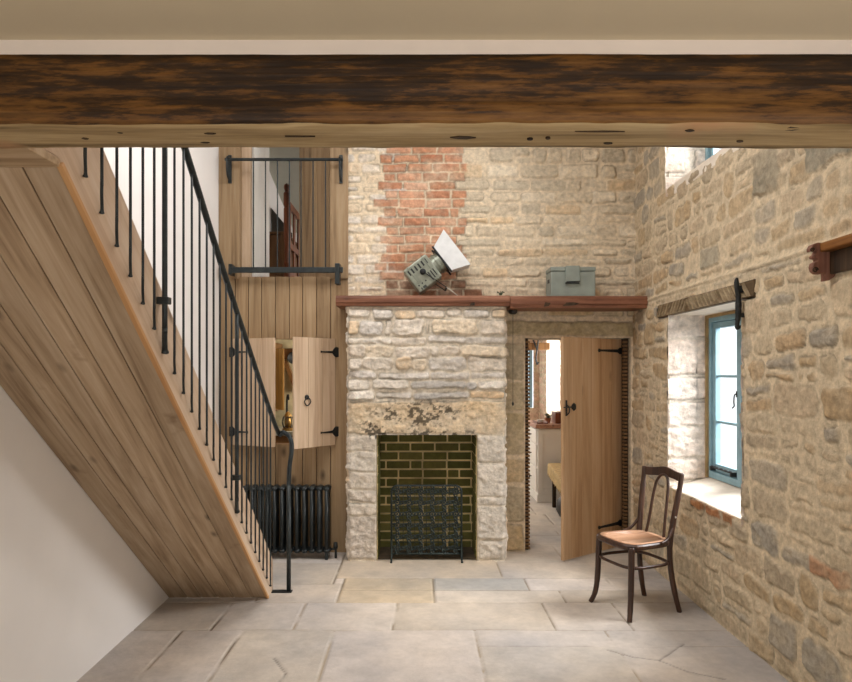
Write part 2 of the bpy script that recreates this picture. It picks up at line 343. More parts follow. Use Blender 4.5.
# ---------------------------------------------------------------- rubble walls as real relief
MORT = lin((214, 196, 166))
PAL_R = [lin(c) for c in [(192, 172, 144), (184, 166, 138), (176, 160, 136), (190, 164, 130), (202, 182, 152), (168, 158, 142), (180, 156, 122), (198, 180, 152), (164, 156, 142), (188, 164, 130)]]
PAL_B = [lin(c) for c in [(222, 206, 180), (228, 212, 186), (214, 198, 172), (204, 190, 166), (220, 194, 158), (230, 216, 192), (196, 184, 162)]]
PAL_C = [lin(c) for c in [(230, 218, 202), (222, 210, 194), (232, 222, 208), (214, 206, 196), (226, 206, 178), (232, 222, 208)]]
PAL_D = [lin(c) for c in [(198, 182, 150), (190, 172, 138), (206, 190, 158), (182, 168, 142), (200, 176, 138)]]
PAL_K = [lin(c) for c in [(206, 172, 150), (214, 182, 158), (198, 164, 142)]]
def layout(u0, u1, v0, v1, hr, wr, rng, pal, avoid=(), gap=.012, relief=.014, rad=.03, split=.35):
    out = []; v = v0
    while v < v1-.02:
        h = rng.uniform(*hr)
        if v+h > v1-.04: h = v1-v
        u = u0-rng.uniform(0, wr[0]*.6)
        while u < u1:
            wd = rng.uniform(*wr)*(1.25 if h < .1 else 1)
            cells = []
            if h > .13 and rng.random() < split:
                k = rng.uniform(.35, .65); cells = [(u, v, u+wd, v+h*k), (u, v+h*k, u+wd, v+h)]
                if rng.random() < .3:
                    m = u+wd*rng.uniform(.35, .65); c = cells.pop(rng.randrange(2)); cells += [(u, c[1], m, c[3]), (m, c[1], u+wd, c[3])]
            else: cells = [(u, v, u+wd, v+h)]
            for a, b, c, d in cells:
                mx, my = (a+c)/2, (b+d)/2
                if any(p <= mx <= r and q <= my <= s for p, q, r, s in avoid): continue
                g = gap*rng.uniform(.6, 1.5); jj = lambda: rng.uniform(-.012, .012)
                out.append((a+g+jj(), b+g*.8+jj()*.5, c-g+jj(), d-g*.8+jj()*.5, rng.choice(pal), relief*rng.uniform(.3, 1.4), rad*rng.uniform(.5, 1.1), rng.uniform(-.5, .5)))
            u += wd
        v += h
    return out
def axis_pts(breaks):
    """[(pos, step until next)...,(end,0)]"""
    out = []
    for (a, st), (b, _) in zip(breaks[:-1], breaks[1:]):
        n = max(1, round((b-a)/st)); out += list(np.linspace(a, b, n, endpoint=False))
    out.append(breaks[-1][0]); return np.array(out)
def relief_wall(name, us, vs, stones, to_world, seed=0, holes=(), mort=MORT, warp=.018, post=None, mat=None, parent=None, edge=.016, smear=.5, rough=.006, lime=0, holefn=None):
    Ug, Vg = np.meshgrid(us, vs)
    wu = Ug+warp*2*fbm(Ug*5, Vg*5, seed)+warp*.7*fbm(Ug*19, Vg*19, seed+9)
    wv = Vg+warp*1.5*fbm(Ug*4+31, Vg*6+7, seed+3)+warp*.6*fbm(Ug*18, Vg*22, seed+11)
    hgt = .0025*fbm(Ug*30, Vg*30, seed+5)+.008*fbm(Ug*3, Vg*3, seed+6)
    col = np.empty(Ug.shape+(3,)); mt = 1+.16*fbm(Ug*7, Vg*7, seed+8, 4)
    col[:] = np.array(mort); col *= mt[..., None]
    rg = fbm(Ug*24, Vg*30, seed+21, 4); big = fbm(Ug*11, Vg*14, seed+22, 3); sm = fbm(Ug*6, Vg*6, seed+23, 3)
    for st in stones:
        a, b, c, d, cc, rel, rad, tilt = st[:8]
        pad = .06
        i0, i1 = np.searchsorted(us, (a-pad, c+pad)); j0, j1 = np.searchsorted(vs, (b-pad, d+pad))
        if i1-i0 < 2 or j1-j0 < 2: continue
        sl = (slice(j0, j1), slice(i0, i1)); x = wu[sl]; y = wv[sl]
        cx, cy, hx, hy = (a+c)/2, (b+d)/2, (c-a)/2, (d-b)/2
        rd = min(rad, hx*.7, hy*.8); qx = np.abs(x-cx)-hx+rd; qy = np.abs(y-cy)-hy+rd
        sd = np.hypot(np.maximum(qx, 0), np.maximum(qy, 0))+np.minimum(np.maximum(qx, qy), 0)-rd
        sd = sd+smear*.016*sm[sl]*2
        isb = len(st) > 8
        if isb: sd = sd-smear*.032*sm[sl]*.8
        m = sst(0, .007 if isb else edge, -sd)
        face = rel+rough*2*rg[sl]+rough*2.4*big[sl]+tilt*.02*(y-cy)/max(hy, .02)*min(1, rel/.01)
        hgt[sl] = hgt[sl]*(1-m)+np.maximum(face, .001)*m
        mc = sst(-.002, .005 if isb else edge*.9, -sd); mc = mc*np.clip(.92+smear*1.2*big[sl], .25, 1)
        tone = (1+.34*rg[sl]+.4*big[sl])[..., None]
        col[sl] = col[sl]*(1-mc[..., None])+np.array(cc)*tone*mc[..., None]
        # a thin, patchy dark line sunk in round the stone
        line = np.exp(-(sd/.005)**2)*np.clip(.35+3.2*sm[sl], 0, 1)*.5
        col[sl] *= (1-line)[..., None]; hgt[sl] -= line*.012
    if lime:                                            # patches where the pointing is smeared over the stones
        lm = sst(-.10, .16, fbm(Ug*1.5, Vg*2.2, seed+77, 4))*lime*.75
        for st in stones:                               # (bricks stay clean)
            if len(st) > 8:
                a, b, c, d = st[:4]; lm[(Ug > a-.02) & (Ug < c+.02) & (Vg > b-.02) & (Vg < d+.02)] *= .25
        flat = fbm(Ug*26, Vg*26, seed+78, 4)*.006+.006
        hgt = hgt*(1-lm)+flat*lm; col = col*(1-lm*.8)[..., None]+(np.array(mort)*(1+.12*fbm(Ug*9, Vg*9, seed+79)[..., None]))*(lm*.8)[..., None]
    if post: hgt, col = post(Ug, Vg, hgt, col)
    nu, nv = len(us), len(vs)
    X, Y, Z = to_world(Ug, Vg, hgt)
    co = np.stack([X, Y, Z], -1).reshape(-1, 3).astype(np.float32)
    if parent is not None:
        im = np.array(W[parent.name].inverted()); co = (co @ im[:3, :3].T+im[:3, 3]).astype(np.float32)
    idx = np.arange(nu*nv).reshape(nv, nu)
    cu = (us[:-1]+us[1:])/2; cv = (vs[:-1]+vs[1:])/2; CU, CV = np.meshgrid(cu, cv)
    keep = np.ones(CU.shape, bool)
    for p, q, r, s in holes: keep &= ~((CU > p) & (CU < r) & (CV > q) & (CV < s))
    if holefn is not None: keep &= ~holefn(CU, CV)
    qd = np.stack([idx[:-1, :-1], idx[:-1, 1:], idx[1:, 1:], idx[1:, :-1]], -1)[keep].reshape(-1, 4)
    used = np.zeros(nu*nv, bool); used[qd.ravel()] = True; remap = np.cumsum(used)-1
    co = co[used]; qd = remap[qd]; cl = np.clip(col.reshape(-1, 3)[used], 0.01, .92)
    me = bpy.data.meshes.new(name); me.vertices.add(len(co)); me.vertices.foreach_set('co', co.ravel())
    me.loops.add(qd.size); me.loops.foreach_set('vertex_index', qd.ravel().astype(np.int32))
    me.polygons.add(len(qd)); me.polygons.foreach_set('loop_start', (np.arange(len(qd))*4).astype(np.int32)); me.polygons.foreach_set('loop_total', np.full(len(qd), 4, np.int32))
    me.update(calc_edges=True)
    at = me.color_attributes.new('Col', 'FLOAT_COLOR', 'POINT'); at.data.foreach_set('color', np.concatenate([cl, np.ones((len(cl), 1))], 1).astype(np.float32).ravel())
    me.polygons.foreach_set('use_smooth', [True]*len(me.polygons)); me.materials.append(mat or M_stone)
    o = bpy.data.objects.new(name, me); C.objects.link(o)
    if parent is not None: o.parent = parent
    return o
random.seed(7)

XR = 1.86; XL = -1.71; YB = 5.74; ZT = 4.2; LEDGE = 2.14
# ================================================================ THE SHELL
# floor: big worn flagstones laid on their joints
slabs = []
def slab(x0, x1, y0, y1): slabs.append((x0, x1, y0, y1))
rowA = [-1.75, -1.42, -1.05, -.50, .336, 1.12, 1.9]
for a, b in zip(rowA[:-1], rowA[1:]):
    if a > .3:
        slab(a, b, 3.76, 3.995); slab(a, b, 2.9, 3.76)
    else: slab(a, b, 2.9, 3.995)
for a, b in zip([-1.75, -1.25, -.75, -.15, .83, 1.30, 1.9][:-1], [-1.25, -.75, -.15, .83, 1.30, 1.9]): slab(a, b, 3.995, 4.47)
for a, b in zip([-1.75, -1.1, -.55], [-1.1, -.55, -.55]):
    if b > a: slab(a, b, 4.47, 4.86)
slab(-.55, .11, 4.47, 4.73); slab(-.55, .11, 4.73, 5.0); slab(.11, 1.0, 4.47, 4.72); slab(.11, .79, 4.72, 5.0); slab(.79, 1.4, 4.72, 5.0); slab(1.0, 1.9, 4.47, 4.72); slab(1.4, 1.9, 4.72, 5.0)
slab(-1.75, -1.2, 4.86, 5.4); slab(-1.2, -.62, 4.86, 5.4); slab(-.62, -.55, 4.86, 5.0)
slab(-.62, .64, 5.0, 5.5); slab(.64, 1.9, 5.0, 5.42)
slab(-1.75, -.62, 5.4, 6.2); slab(-.62, .64, 5.5, 6.2); slab(.64, 1.2, 5.42, 5.98); slab(1.2, 1.9, 5.42, 5.98); slab(.64, 1.9, 5.98, 6.3)
rg = random.Random(3)
y = 2.9
while y > -2.8:
    y1 = y-rg.uniform(.5, .8); x = -1.75
    while x < 1.9:
        x1 = min(1.9, x+rg.uniform(.5, 1.0)); x1 = 1.9 if x1 > 1.7 else x1; slab(x, x1, y1, y); x = x1
    y = y1
y = 6.3
while y < 10.2:
    y1 = y+rg.uniform(.3, .55); x = -1.75 if y > 6.25 else .64
    while x < 1.9:
        x1 = min(1.9, x+rg.uniform(.45, .9)); x1 = 1.9 if x1 > 1.7 else x1; slab(x, x1, y, y1); x = x1
    y = y1
slab(-1.75, .64, 6.2, 6.3)
FSTONE = {0: (196, 187, 178), 1: (193, 183, 172), 2: (189, 179, 167), 3: (199, 190, 182), 4: (194, 185, 174)}
def floor_relief():
    us = axis_pts([(-1.75, .012), (1.9, 0)]); vs = axis_pts([(-2.8, .04), (2.9, .010), (6.3, .03), (10.3, 0)])
    rng = random.Random(11); st = []
    for x0, x1, y0, y1 in slabs:
        c = FSTONE[rng.randrange(5)]
        if abs(x0+.55) < .01 and y0 > 4.4 and x1 < .2: c = (192, 177, 155)
        if x0 == .11 and y0 == 4.72: c = (176, 171, 163)
        if x0 == .11 and y0 == 4.47: c = (198, 188, 176)
        if x0 == -.62 and y0 == 5.0: c = (196, 182, 164)
        st.append((x0, x1, y0, y1, lin(c), rng.uniform(-.0015, .0015), rng.uniform(-.001, .001), rng.uniform(-.001, .001)))
    U, V = np.meshgrid(us, vs)
    wu = U+.018*fbm(U*2.5, V*2.5, 71)+.006*fbm(U*14, V*14, 72); wv = V+.016*fbm(U*2.2, V*2.2, 73)+.005*fbm(U*15, V*15, 74)
    h = np.full(U.shape, -.010); col = np.empty(U.shape+(3,)); col[:] = lin((160, 146, 126))
    jn = np.clip(.5+1.6*fbm(U*1.6, V*1.6, 99, 3), .15, 1)
    col *= (1.25-.7*jn)[..., None]*1.15
    stain = fbm(U*1.6, V*1.6, 81, 5); fine = fbm(U*9, V*9, 82, 5)
    for x0, x1, y0, y1, c, t, tx, ty in st:
        i0, i1 = np.searchsorted(us, (x0-.03, x1+.03)); j0, j1 = np.searchsorted(vs, (y0-.03, y1+.03))
        if i1-i0 < 2 or j1-j0 < 2: continue
        sl = (slice(j0, j1), slice(i0, i1)); x = wu[sl]; yy = wv[sl]
        sd = -np.minimum(np.minimum(x-x0, x1-x), np.minimum(yy-y0, y1-yy))
        g = .0003+.0026*jn[sl]; m = sst(g*.5, g+.005, -sd); mc = sst(g*.2, g+.0035, -sd)
        face = t*.6+.0022*stain[sl]+.0016*fine[sl]
        h[sl] = h[sl]*(1-m)+face*m
        tone = (1+.50*stain[sl]+.34*fine[sl])[..., None]*np.array([1.0, 1.0, 1.0])
        warm = np.clip(stain[sl]*1.2, -.3, .3)[..., None]*np.array([.10, 0, -.18])
        col[sl] = col[sl]*(1-mc[..., None])+np.array(c)*(tone+warm)*mc[..., None]
    # cracks in the slab by the chair
    for pts in ([(1.06, 3.72), (1.18, 3.62), (1.30, 3.58), (1.52, 3.80)], [(1.30, 3.58), (1.40, 3.44), (1.55, 3.36)], [(-.78, 3.6), (-.68, 3.42), (-.70, 3.28)]):
        for (ax, ay), (bx, by) in zip(pts[:-1], pts[1:]):
            dx, dy = bx-ax, by-ay; t = np.clip(((wu-ax)*dx+(wv-ay)*dy)/(dx*dx+dy*dy), 0, 1)
            d = np.hypot(wu-ax-t*dx, wv-ay-t*dy)+.004*fine; l = np.exp(-(d/.005)**2)
            h -= .006*l; col *= (1-.5*l)[..., None]
    n = len(us)*len(vs); idx = np.arange(n).reshape(len(vs), len(us))
    q = np.stack([idx[:-1, :-1], idx[:-1, 1:], idx[1:, 1:], idx[1:, :-1]], -1).reshape(-1, 4)
    me = bpy.data.meshes.new('floor'); me.vertices.add(n); me.vertices.foreach_set('co', np.stack([U, V, h], -1).astype(np.float32).ravel())
    me.loops.add(q.size); me.loops.foreach_set('vertex_index', q.ravel().astype(np.int32)); me.polygons.add(len(q))
    me.polygons.foreach_set('loop_start', (np.arange(len(q))*4).astype(np.int32)); me.polygons.foreach_set('loop_total', np.full(len(q), 4, np.int32)); me.update(calc_edges=True)
    at = me.color_attributes.new('Col', 'FLOAT_COLOR', 'POINT'); cl = np.clip(col, .01, .9).reshape(-1, 3)
    at.data.foreach_set('color', np.concatenate([cl, np.ones((n, 1))], 1).astype(np.float32).ravel())
    me.polygons.foreach_set('use_smooth', [True]*len(me.polygons)); me.materials.append(stonemat('flagstones', bumps=.22, rough=.6, wash=.09))
    o = bpy.data.objects.new('floor', me); C.objects.link(o); return struct(o)
floor_relief()

# left plaster wall, far ceilings, near ceiling
struct(MB().box(XL-.12, XL, -2.8, 10.3, -.02, ZT).build('wall_left', M_plaster))
struct(MB().box(-1.9, 2.5, -2.8, 1.58, 2.339, 2.46).build('ceiling', M_ceil))
struct(MB().box(-1.9, 2.5, 1.58, 1.75, 2.303, 2.46).build('trim_1', M_trimw, bevel=.004))
struct(MB().box(-1.9, 2.5, 1.6, 5.9, ZT, ZT+.1).build('ceiling_upper', M_plaster))
struct(MB().box(-1.9, 2.5, -2.9, -2.8, -.02, 2.5).build('wall_rear', M_plaster))
struct(MB().box(-1.9, 2.5, 1.58, 1.70, 2.46, ZT).build('wall_over_beam', M_plaster))
# right wall: long rubble wall with two window openings
WIN = (3.80, .70, 4.92, 1.965); WIN2 = (3.86, 2.93, 4.97, 3.75)
rr = random.Random(21)
st = layout(-2.8, 5.8, 0, LEDGE-.02, (.08, .22), (.14, .42), rr, PAL_R, avoid=(), relief=.011, rad=.06, split=.5, gap=.017)
st += layout(-2.8, 5.8, LEDGE+.02, ZT, (.07, .19), (.13, .38), rr, PAL_R, avoid=[(3.9, 2.20, 4.5, 2.40)], relief=.010, rad=.05, split=.45, gap=.016)
st += [(4.16, 2.22, 4.40, 2.36, lin((150, 144, 128)), .012, .01, 0), (3.46, 2.50, 3.74, 2.74, lin((146, 138, 120)), .014, .02, 0), (2.86, 2.50, 3.2, 2.66, lin((120, 122, 112)), .014, .03, 0)]
# orange bricks bedded under the sill and one long brick low on the wall
st += [(4.30, .625, 4.52, .69, lin((178, 128, 88)), .012, .008, 0), (4.07, .63, 4.27, .69, lin((170, 120, 84)), .014, .008, 0), (3.90, .63, 4.04, .69, lin((160, 118, 84)), .010, .008, 0),
       (2.86, .60, 3.14, .68, lin((186, 136, 100)), .010, .008, 0)]
def post_r(U, V, h, c):
    # the ledge where the upper wall sets back
    z = V-LEDGE+.012*fbm(U*2, U*0, 5)
    h = h-.016*sst(-.01, .01, z)+.012*np.exp(-(z/.012)**2)
    cr = np.exp(-((z+.018)/.006)**2)*np.clip(.55+1.8*fbm(U*3, V*0, 91), 0, 1); h = h-.01*cr; c = c*(1-.4*cr)[..., None]
    # damp toned foot of the wall
    return h, c
us = axis_pts([(-2.8, .04), (2.3, .009), (WIN[0], .009), (WIN2[0], .009), (WIN[2], .009), (WIN2[2], .009), (5.86, 0)])
vs = axis_pts([(-.02, .009), (WIN[1], .009), (WIN[3], .009), (WIN2[1], .009), (WIN2[3], .02), (ZT, 0)])
struct(relief_wall('wall_right', us, vs, st, lambda u, v, h: (XR-h, u, v), seed=2, holes=[WIN, WIN2, (3.66, 1.96, 5.13, 2.062)], post=post_r, warp=.038, edge=.013, smear=.8, mort=lin((216, 198, 168)), rough=.007, lime=.5))
# solid masonry behind the relief
b = MB()
def wallbox(y0, y1, z0, z1): b.box(XR+.03, 2.215, y0, y1, z0, z1)
wallbox(-2.8, 3.78, -.02, ZT); wallbox(5.0, 5.9, -.02, ZT); wallbox(3.78, 5.0, -.02, .66); wallbox(3.78, 5.0, 2.06, 2.90); wallbox(3.78, 5.0, 3.8, ZT)
wallbox(3.78, 3.84, 2.9, 3.8)
b.box(XR+.03, 2.12, 4.94, 5.0, .66, 2.06)
struct(b.build('wall_right_core', M_plaster))
# the whitewashed far reveals and the other inner faces of both openings
PAL_W = [lin(c) for c in [(232, 216, 202), (224, 207, 192), (234, 220, 207), (218, 200, 184)]]
rv = random.Random(4)
def reveal(nm, yy, z0, z1, sgn, seed, depth=.345):
    stn = []; z = z0-.05
    while z < z1:
        hh = rv.uniform(.16, .3); stn.append((-.05+rv.uniform(0, .03), z+.008, .16+rv.uniform(-.05, .2), z+hh-.008, rv.choice(PAL_W), .010, .02, 0)); stn.append((.2, z+.01, .5, z+hh-.01, rv.choice(PAL_W), .006, .02, 0)); z += hh
    struct(relief_wall(nm, axis_pts([(-.012, .009), (depth, 0)]), axis_pts([(z0, .009), (z1, 0)]), stn, lambda u, v, h: (XR+u, yy-sgn*h, v), seed=seed, mort=lin((232, 220, 204)), warp=.02, rough=.007))
reveal('wall_window_reveal', 4.925, .60, 2.0, 1, 31)
reveal('wall_upper_window_reveal', 4.975, 2.86, 3.8, 1, 32)
reveal('wall_window_near_reveal', 3.795, .60, 2.0, -1, 33)
reveal('wall_upper_window_near_reveal', 3.855, 2.86, 3.8, -1, 34)
# sloping sills and plastered heads
struct(MB().prism([(XR+.006, .60), (XR+.006, .70), (2.16, .775), (2.215, .78), (2.215, .60)], 3.80, 4.92, lambda a, c, d: Vector((a, d, c))).build('trim_2', M_sill, bevel=.008))
struct(MB().box(XR+.03, 2.215, 3.80, 4.92, 1.968, 2.07).build('trim_3', M_sill))
struct(MB().prism([(XR+.012, 2.85), (XR+.012, 2.93), (2.16, 2.98), (2.215, 2.985), (2.215, 2.85)], 3.86, 4.97, lambda a, c, d: Vector((a, d, c))).build('trim_4', M_sill, bevel=.008))

# back wall: lime rubble with a stack of red brick, doorway on the right
KL, KR = -.615, XR+.02
kb = []                                                    # bricks: ragged column x 377..466 px
br = random.Random(9)
zc = 2.19; rowi = 0
def X5(px): return (px-CX)/F*YB
ragl = [386, 386, 380, 375, 380, 385, 379, 386, 378, 384, 374, 386, 378, 384, 382, 380, 386, 380, 380, 384, 380, 384]
ragr = [482, 466, 462, 458, 466, 462, 460, 464, 466, 458, 464, 466, 456, 464, 466, 462, 466, 466, 462, 466, 462, 466]
while zc < ZT and rowi < 28:
    u0, u1 = X5(ragl[rowi % len(ragl)]), X5(ragr[rowi % len(ragr)]); u = u0; first = rowi % 2
    while u < u1-.05:
        wd = .215 if not first else .105
        if rowi % 2 and abs(u-u0-.225) < .02: wd = .105
        first = 0
        e = min(u+wd, u1); dk = .75 if rowi < 2 else 1
        c = br.choice([(196, 144, 112), (202, 152, 122), (188, 134, 102), (198, 146, 116), (180, 124, 94), (208, 164, 136)])
        c = tuple(v*dk for v in c)
        kb.append((u+.002, zc+.003, e-.001, zc+.071, lin(c), .006+br.uniform(-.002, .003), .006, 0, 1)); u = e+.010
    zc += .0775; rowi += 1
rb = random.Random(5)
BRK = [(X5(382), 2.15, X5(462), ZT)]
DOOR = (.925, -.05, 1.835, 1.845)
st = layout(X5(462)-.04, 1.9, 2.16, ZT, (.065, .15), (.12, .36), rb, PAL_B, relief=.014, rad=.035, split=.3, avoid=BRK)
st += layout(-.68, X5(384), 2.16, ZT, (.07, .1), (.1, .2), rb, PAL_C, relief=.016, rad=.03, split=.1)
st += layout(.66, 1.9, 2.02, 2.12, (.09, .11), (.2, .42), rb, PAL_D, relief=.008, rad=.02, split=0)
st += [(.66, 1.86, 1.86, 1.99, lin((176, 160, 126)), .014, .02, 0)]
st += [(.70, z, .915, z+h_, rb.choice(PAL_D), .012, .03, 0) for z, h_ in [(0, .24), (.26, .3), (.6, .2), (.84, .36), (1.22, .24), (1.48, .32)]]
st += kb
def post_b(U, V, h, c):
    return h, c
us = axis_pts([(-.70, .009), (DOOR[0], .009), (DOOR[2], .009), (1.92, 0)])
vs = axis_pts([(-.02, .009), (DOOR[3], .009), (3.9, .03), (ZT, 0)])
struct(relief_wall('wall_back', us, vs, st, lambda u, v, h: (u, YB-h, v), seed=6, holes=[(DOOR[0], -.1, DOOR[2], DOOR[3]), (-.56, -.1, .68, 2.05)], mort=lin((228, 210, 182)), warp=.016, edge=.013, smear=.75, rough=.008, lime=.38))
b = MB()
b.box(.50, .925, YB+.03, 6.15, -.02, 2.35); b.box(1.835, 1.95, YB+.03, 6.15, -.02, 2.35); b.box(.9, 1.9, YB+.03, 6.15, 1.845, 2.35); b.box(-.6, 1.95, YB+.03, 6.15, 2.06, ZT)
b.box(-.60, -.56, YB-.1, 6.15, -.02, 2.10)
struct(b.build('wall_back_core', M_mortar))

# timber-boarded partition to the left of the chimney
part = MB(); rp = random.Random(2)
x = XL
OP_H = (-1.60, .93, -.70, 1.835)           # hatch
OP_U = (-1.53, 2.37, -.755, 3.75)          # upper opening
joints = [XL, X5(236), X5(249), X5(262), X5(276), X5(290), X5(303), X5(317), X5(331), -.60]
PY = 5.72
def vboard(mb, x0, x1, z0, z1, y0, y1): mb.box(x0+.0026, x1-.0026, y0, y1, z0, z1)
for a, c in zip(joints[:-1], joints[1:]):
    lo = [(-.02, OP_H[1]), (OP_H[3], OP_U[1])] if (a >= -1.62 and c <= -.69) else [(-.02, OP_U[1])]
    for z0, z1 in lo: vboard(part, a, c, z0, z1, PY, PY+.03)
struct(part.build('wall_partition', M_boardv, bevel=.003))
b = MB(); b.box(XL, OP_U[0], PY-.02, PY+.06, 2.35, ZT); struct(b.build('trim_5', M_boardv, bevel=.004))
b = MB(); b.box(OP_U[2], -.60, PY-.02, PY+.06, 2.35, ZT); struct(b.build('trim_6', M_boardv, bevel=.004))
b = MB(); b.box(OP_U[0], OP_U[2], PY, PY+.05, 3.75, ZT); struct(b.build('trim_7', M_boardv))
b = MB()                                   # framing round the hatch, behind the boards
b.box(-1.64, -.66, PY+.03, PY+.10, .85, .93); b.box(-1.64, -.66, PY+.03, PY+.10, 1.835, 1.91); b.box(-1.66, -1.60, PY+.03, PY+.10, .93, 1.835); b.box(-.70, -.64, PY+.03, PY+.10, .93, 1.835)
struct(b.build('trim_8', M_brownwood, bevel=.003))
struct(MB().box(XL, -.60, PY+.032, PY+.12, -.02, .85).box(XL, -.60, PY+.032, PY+.06, 1.91, 2.36).build('wall_partition_lining', M_dark))

# kitchen and upper room shells beyond
rk = random.Random(8)
KW = (8.70, .95, 9.62, 2.05)
stk = layout(6.1, 10.3, 0, 2.4, (.1, .2), (.2, .45), rk, PAL_K, relief=.008)
struct(relief_wall('wall_kitchen_right', axis_pts([(6.1, .03), (KW[0], .03), (KW[2], .03), (10.3, 0)]), axis_pts([(-.02, .03), (KW[1], .03), (KW[3], .03), (2.4, 0)]), stk, lambda u, v, h: (XR-h, u, v), seed=41, holes=[KW]))
stk = layout(-1.75, 1.9, 0, 2.4, (.1, .2), (.2, .45), rk, PAL_K, relief=.008)
KF = (.4, 1.0, 1.77, 1.95)
struct(relief_wall('wall_kitchen_back', axis_pts([(-1.75, .03), (KF[0], .03), (KF[2], .03), (1.9, 0)]), axis_pts([(-.02, .03), (KF[1], .03), (KF[3], .03), (2.4, 0)]), stk, lambda u, v, h: (u, 10.2-h, v), seed=42, holes=[KF]))
struct(MB().box(XR+.0, 2.35, 9.62, 9.7, .8, 2.2).box(XR, 2.35, 8.62, 8.70, .8, 2.2).box(XR+.02, 2.35, 8.62, 9.7, .80, .95).box(XR+.02, 2.35, 8.62, 9.7, 2.05, 2.2).build('wall_kitchen_reveal', M_sill))
struct(MB().box(-1.9, 2.5, 5.9, 10.4, 2.25, 2.35).build('ceiling_kitchen', M_plaster))
struct(MB().box(-1.9, 1.0, 9.2, 9.3, 2.35, 4.3).build('wall_bedroom_back', M_plaster))
struct(MB().box(.9, 1.0, 6.15, 9.2, 2.35, 4.3).build('wall_bedroom_right', M_plaster))
struct(MB().prism([(6.1, 4.25), (9.3, 3.45), (9.3, 3.55), (6.1, 4.35)], -1.9, 1.0, lambda a, c, d: Vector((d, a, c))).build('ceiling_bedroom', plain('sloping_ceiling', (190, 192, 178), .85, var=.01)))

# ================================================================ windows
def window(nm, Y0, Y1, z0, z1, mull, bars, X=2.14, extras=True):
    fr = MB(); fr.box(X, X+.07, Y1-.045, Y1, z0, z1); fr.box(X, X+.07, Y0, Y0+.045, z0, z1); fr.box(X, X+.07, Y0+.045, Y1-.045, z1-.05, z1); fr.box(X, X+.07, Y0+.045, Y1-.045, z0, z0+.05)
    fr.box(X, X+.07, mull-.03, mull+.03, z0+.05, z1-.05)
    w = struct(fr.build(nm, M_blue, bevel=.004))
    for a, c, nmn in ((mull+.03, Y1-.045, 'far'), (Y0+.045, mull-.03, 'near')):
        s = MB(); t = .042; x0, x1 = X+.018, X+.058
        zb, zt = z0+.053, z1-.053; a2, c2 = a+.003, c-.003
        s.box(x0, x1, a2, a2+t, zb, zt); s.box(x0, x1, c2-t, c2, zb, zt); s.box(x0, x1, a2+t, c2-t, zt-t, zt); s.box(x0, x1, a2+t, c2-t, zb, zb+t*1.3)
        for bz in bars: s.box(x0+.01, x1-.01, a2+t, c2-t, bz-.009, bz+.009)
        sa = s.build('casement', M_blue, w, bevel=.003)
        MB().box(X+.036, X+.040, a2+t-.004, c2-t+.004, zb+t, zt-t+.004).build('pane', M_glass, sa)
        if extras and nmn == 'far':
            hh = MB().tube(smoothpath([(X+.012, a2+.02, 1.40), (X-.004, a2+.024, 1.395), (X-.008, a2+.026, 1.35), (X-.006, a2+.026, 1.32), (X-.008, a2+.05, 1.305)], 5), .0045, 8); hh.box(X+.006, X+.02, a2+.012, a2+.028, 1.38, 1.42)
            hh.build('handle', M_ironflat, sa)
            sy = MB().tube([(X-.012, a2+.05, z0+.085), (X-.012, c2-.03, z0+.085)], .006, 8)
            for i in range(5):
                yy = a2+.07+i*(c2-a2-.13)/4; sy.tube([(X-.012+.009*math.cos(q*PI/4), yy+.016*math.sin(q*PI/4), z0+.092+.0*q) for q in range(9)], .0035, 6)
            sy.box(X-.02, X+.02, a2+.04, a2+.06, z0+.06, z0+.09).box(X-.02, X+.02, c2-.05, c2-.03, z0+.06, z0+.09)
            sy.build('window_stay', M_ironflat, sa)
    return w
window('window_1', 3.80, 4.915, .778, 1.962, 4.43, [1.19, 1.52])
window('window_2', 3.87, 4.96, 2.985, 3.78, 4.43, [3.38], extras=False)
struct(MB().box(2.122, 2.14, 4.895, 4.915, .775, 1.965).box(2.122, 2.14, 3.80, 4.895, 1.945, 1.965).build('trim_9', M_ochre))
w3 = MB(); w3.box(2.2, 2.25, 8.70, 8.75, .95, 2.05).box(2.2, 2.25, 9.57, 9.62, .95, 2.05).box(2.2, 2.25, 9.13, 9.18, .95, 2.05).box(2.2, 2.25, 8.75, 9.57, .95, 1.0).box(2.2, 2.25, 8.75, 9.57, 2.0, 2.05)
w3 = struct(w3.build('window_3', M_blue)); MB().box(2.222, 2.226, 8.75, 9.57, 1.0, 2.0).build('pane', M_glass, w3)
w4 = MB(); w4.box(.40, .45, 10.3, 10.35, 1.0, 1.95).box(1.72, 1.77, 10.3, 10.35, 1.0, 1.95).box(.45, 1.72, 10.3, 10.35, 1.0, 1.05).box(.45, 1.72, 10.3, 10.35, 1.9, 1.95)
w4 = struct(w4.build('window_4', M_blue)); MB().box(.45, 1.72, 10.322, 10.326, 1.05, 1.9).build('pane', M_glass, w4)

# ================================================================ chimney breast and fireplace
FX0, FX1, FY = -.578, .718, 5.45            # breast; opening -.328..+.475, head 1.034
OX0, OX1, OZ = -.340, .486, 1.034
fire = thing('fireplace', 'pale rubble stone chimney breast with sooty brick-lined hearth opening', 'fireplace', (.07, FY, 0))
rc = random.Random(14); st = []
D_ = YB-FY; US = -D_; UE = FX1-FX0+D_     # u runs along left return, front and right return
def fu(px): return (px-CX)/F*FY-FX0
def rect(x0, y0, x1, y1, c, rel=.016, rad=.03, t=0):       # from front pixels
    st.append((fu(x0)+.006, H-(y1-CY)/F*FY+.005, fu(x1)-.006, H-(y0-CY)/F*FY-.005, lin(c), rel, rad, t))
# lintel: one long slab
rect(345, 401, 508, 435, (220, 198, 166), .014, .02)
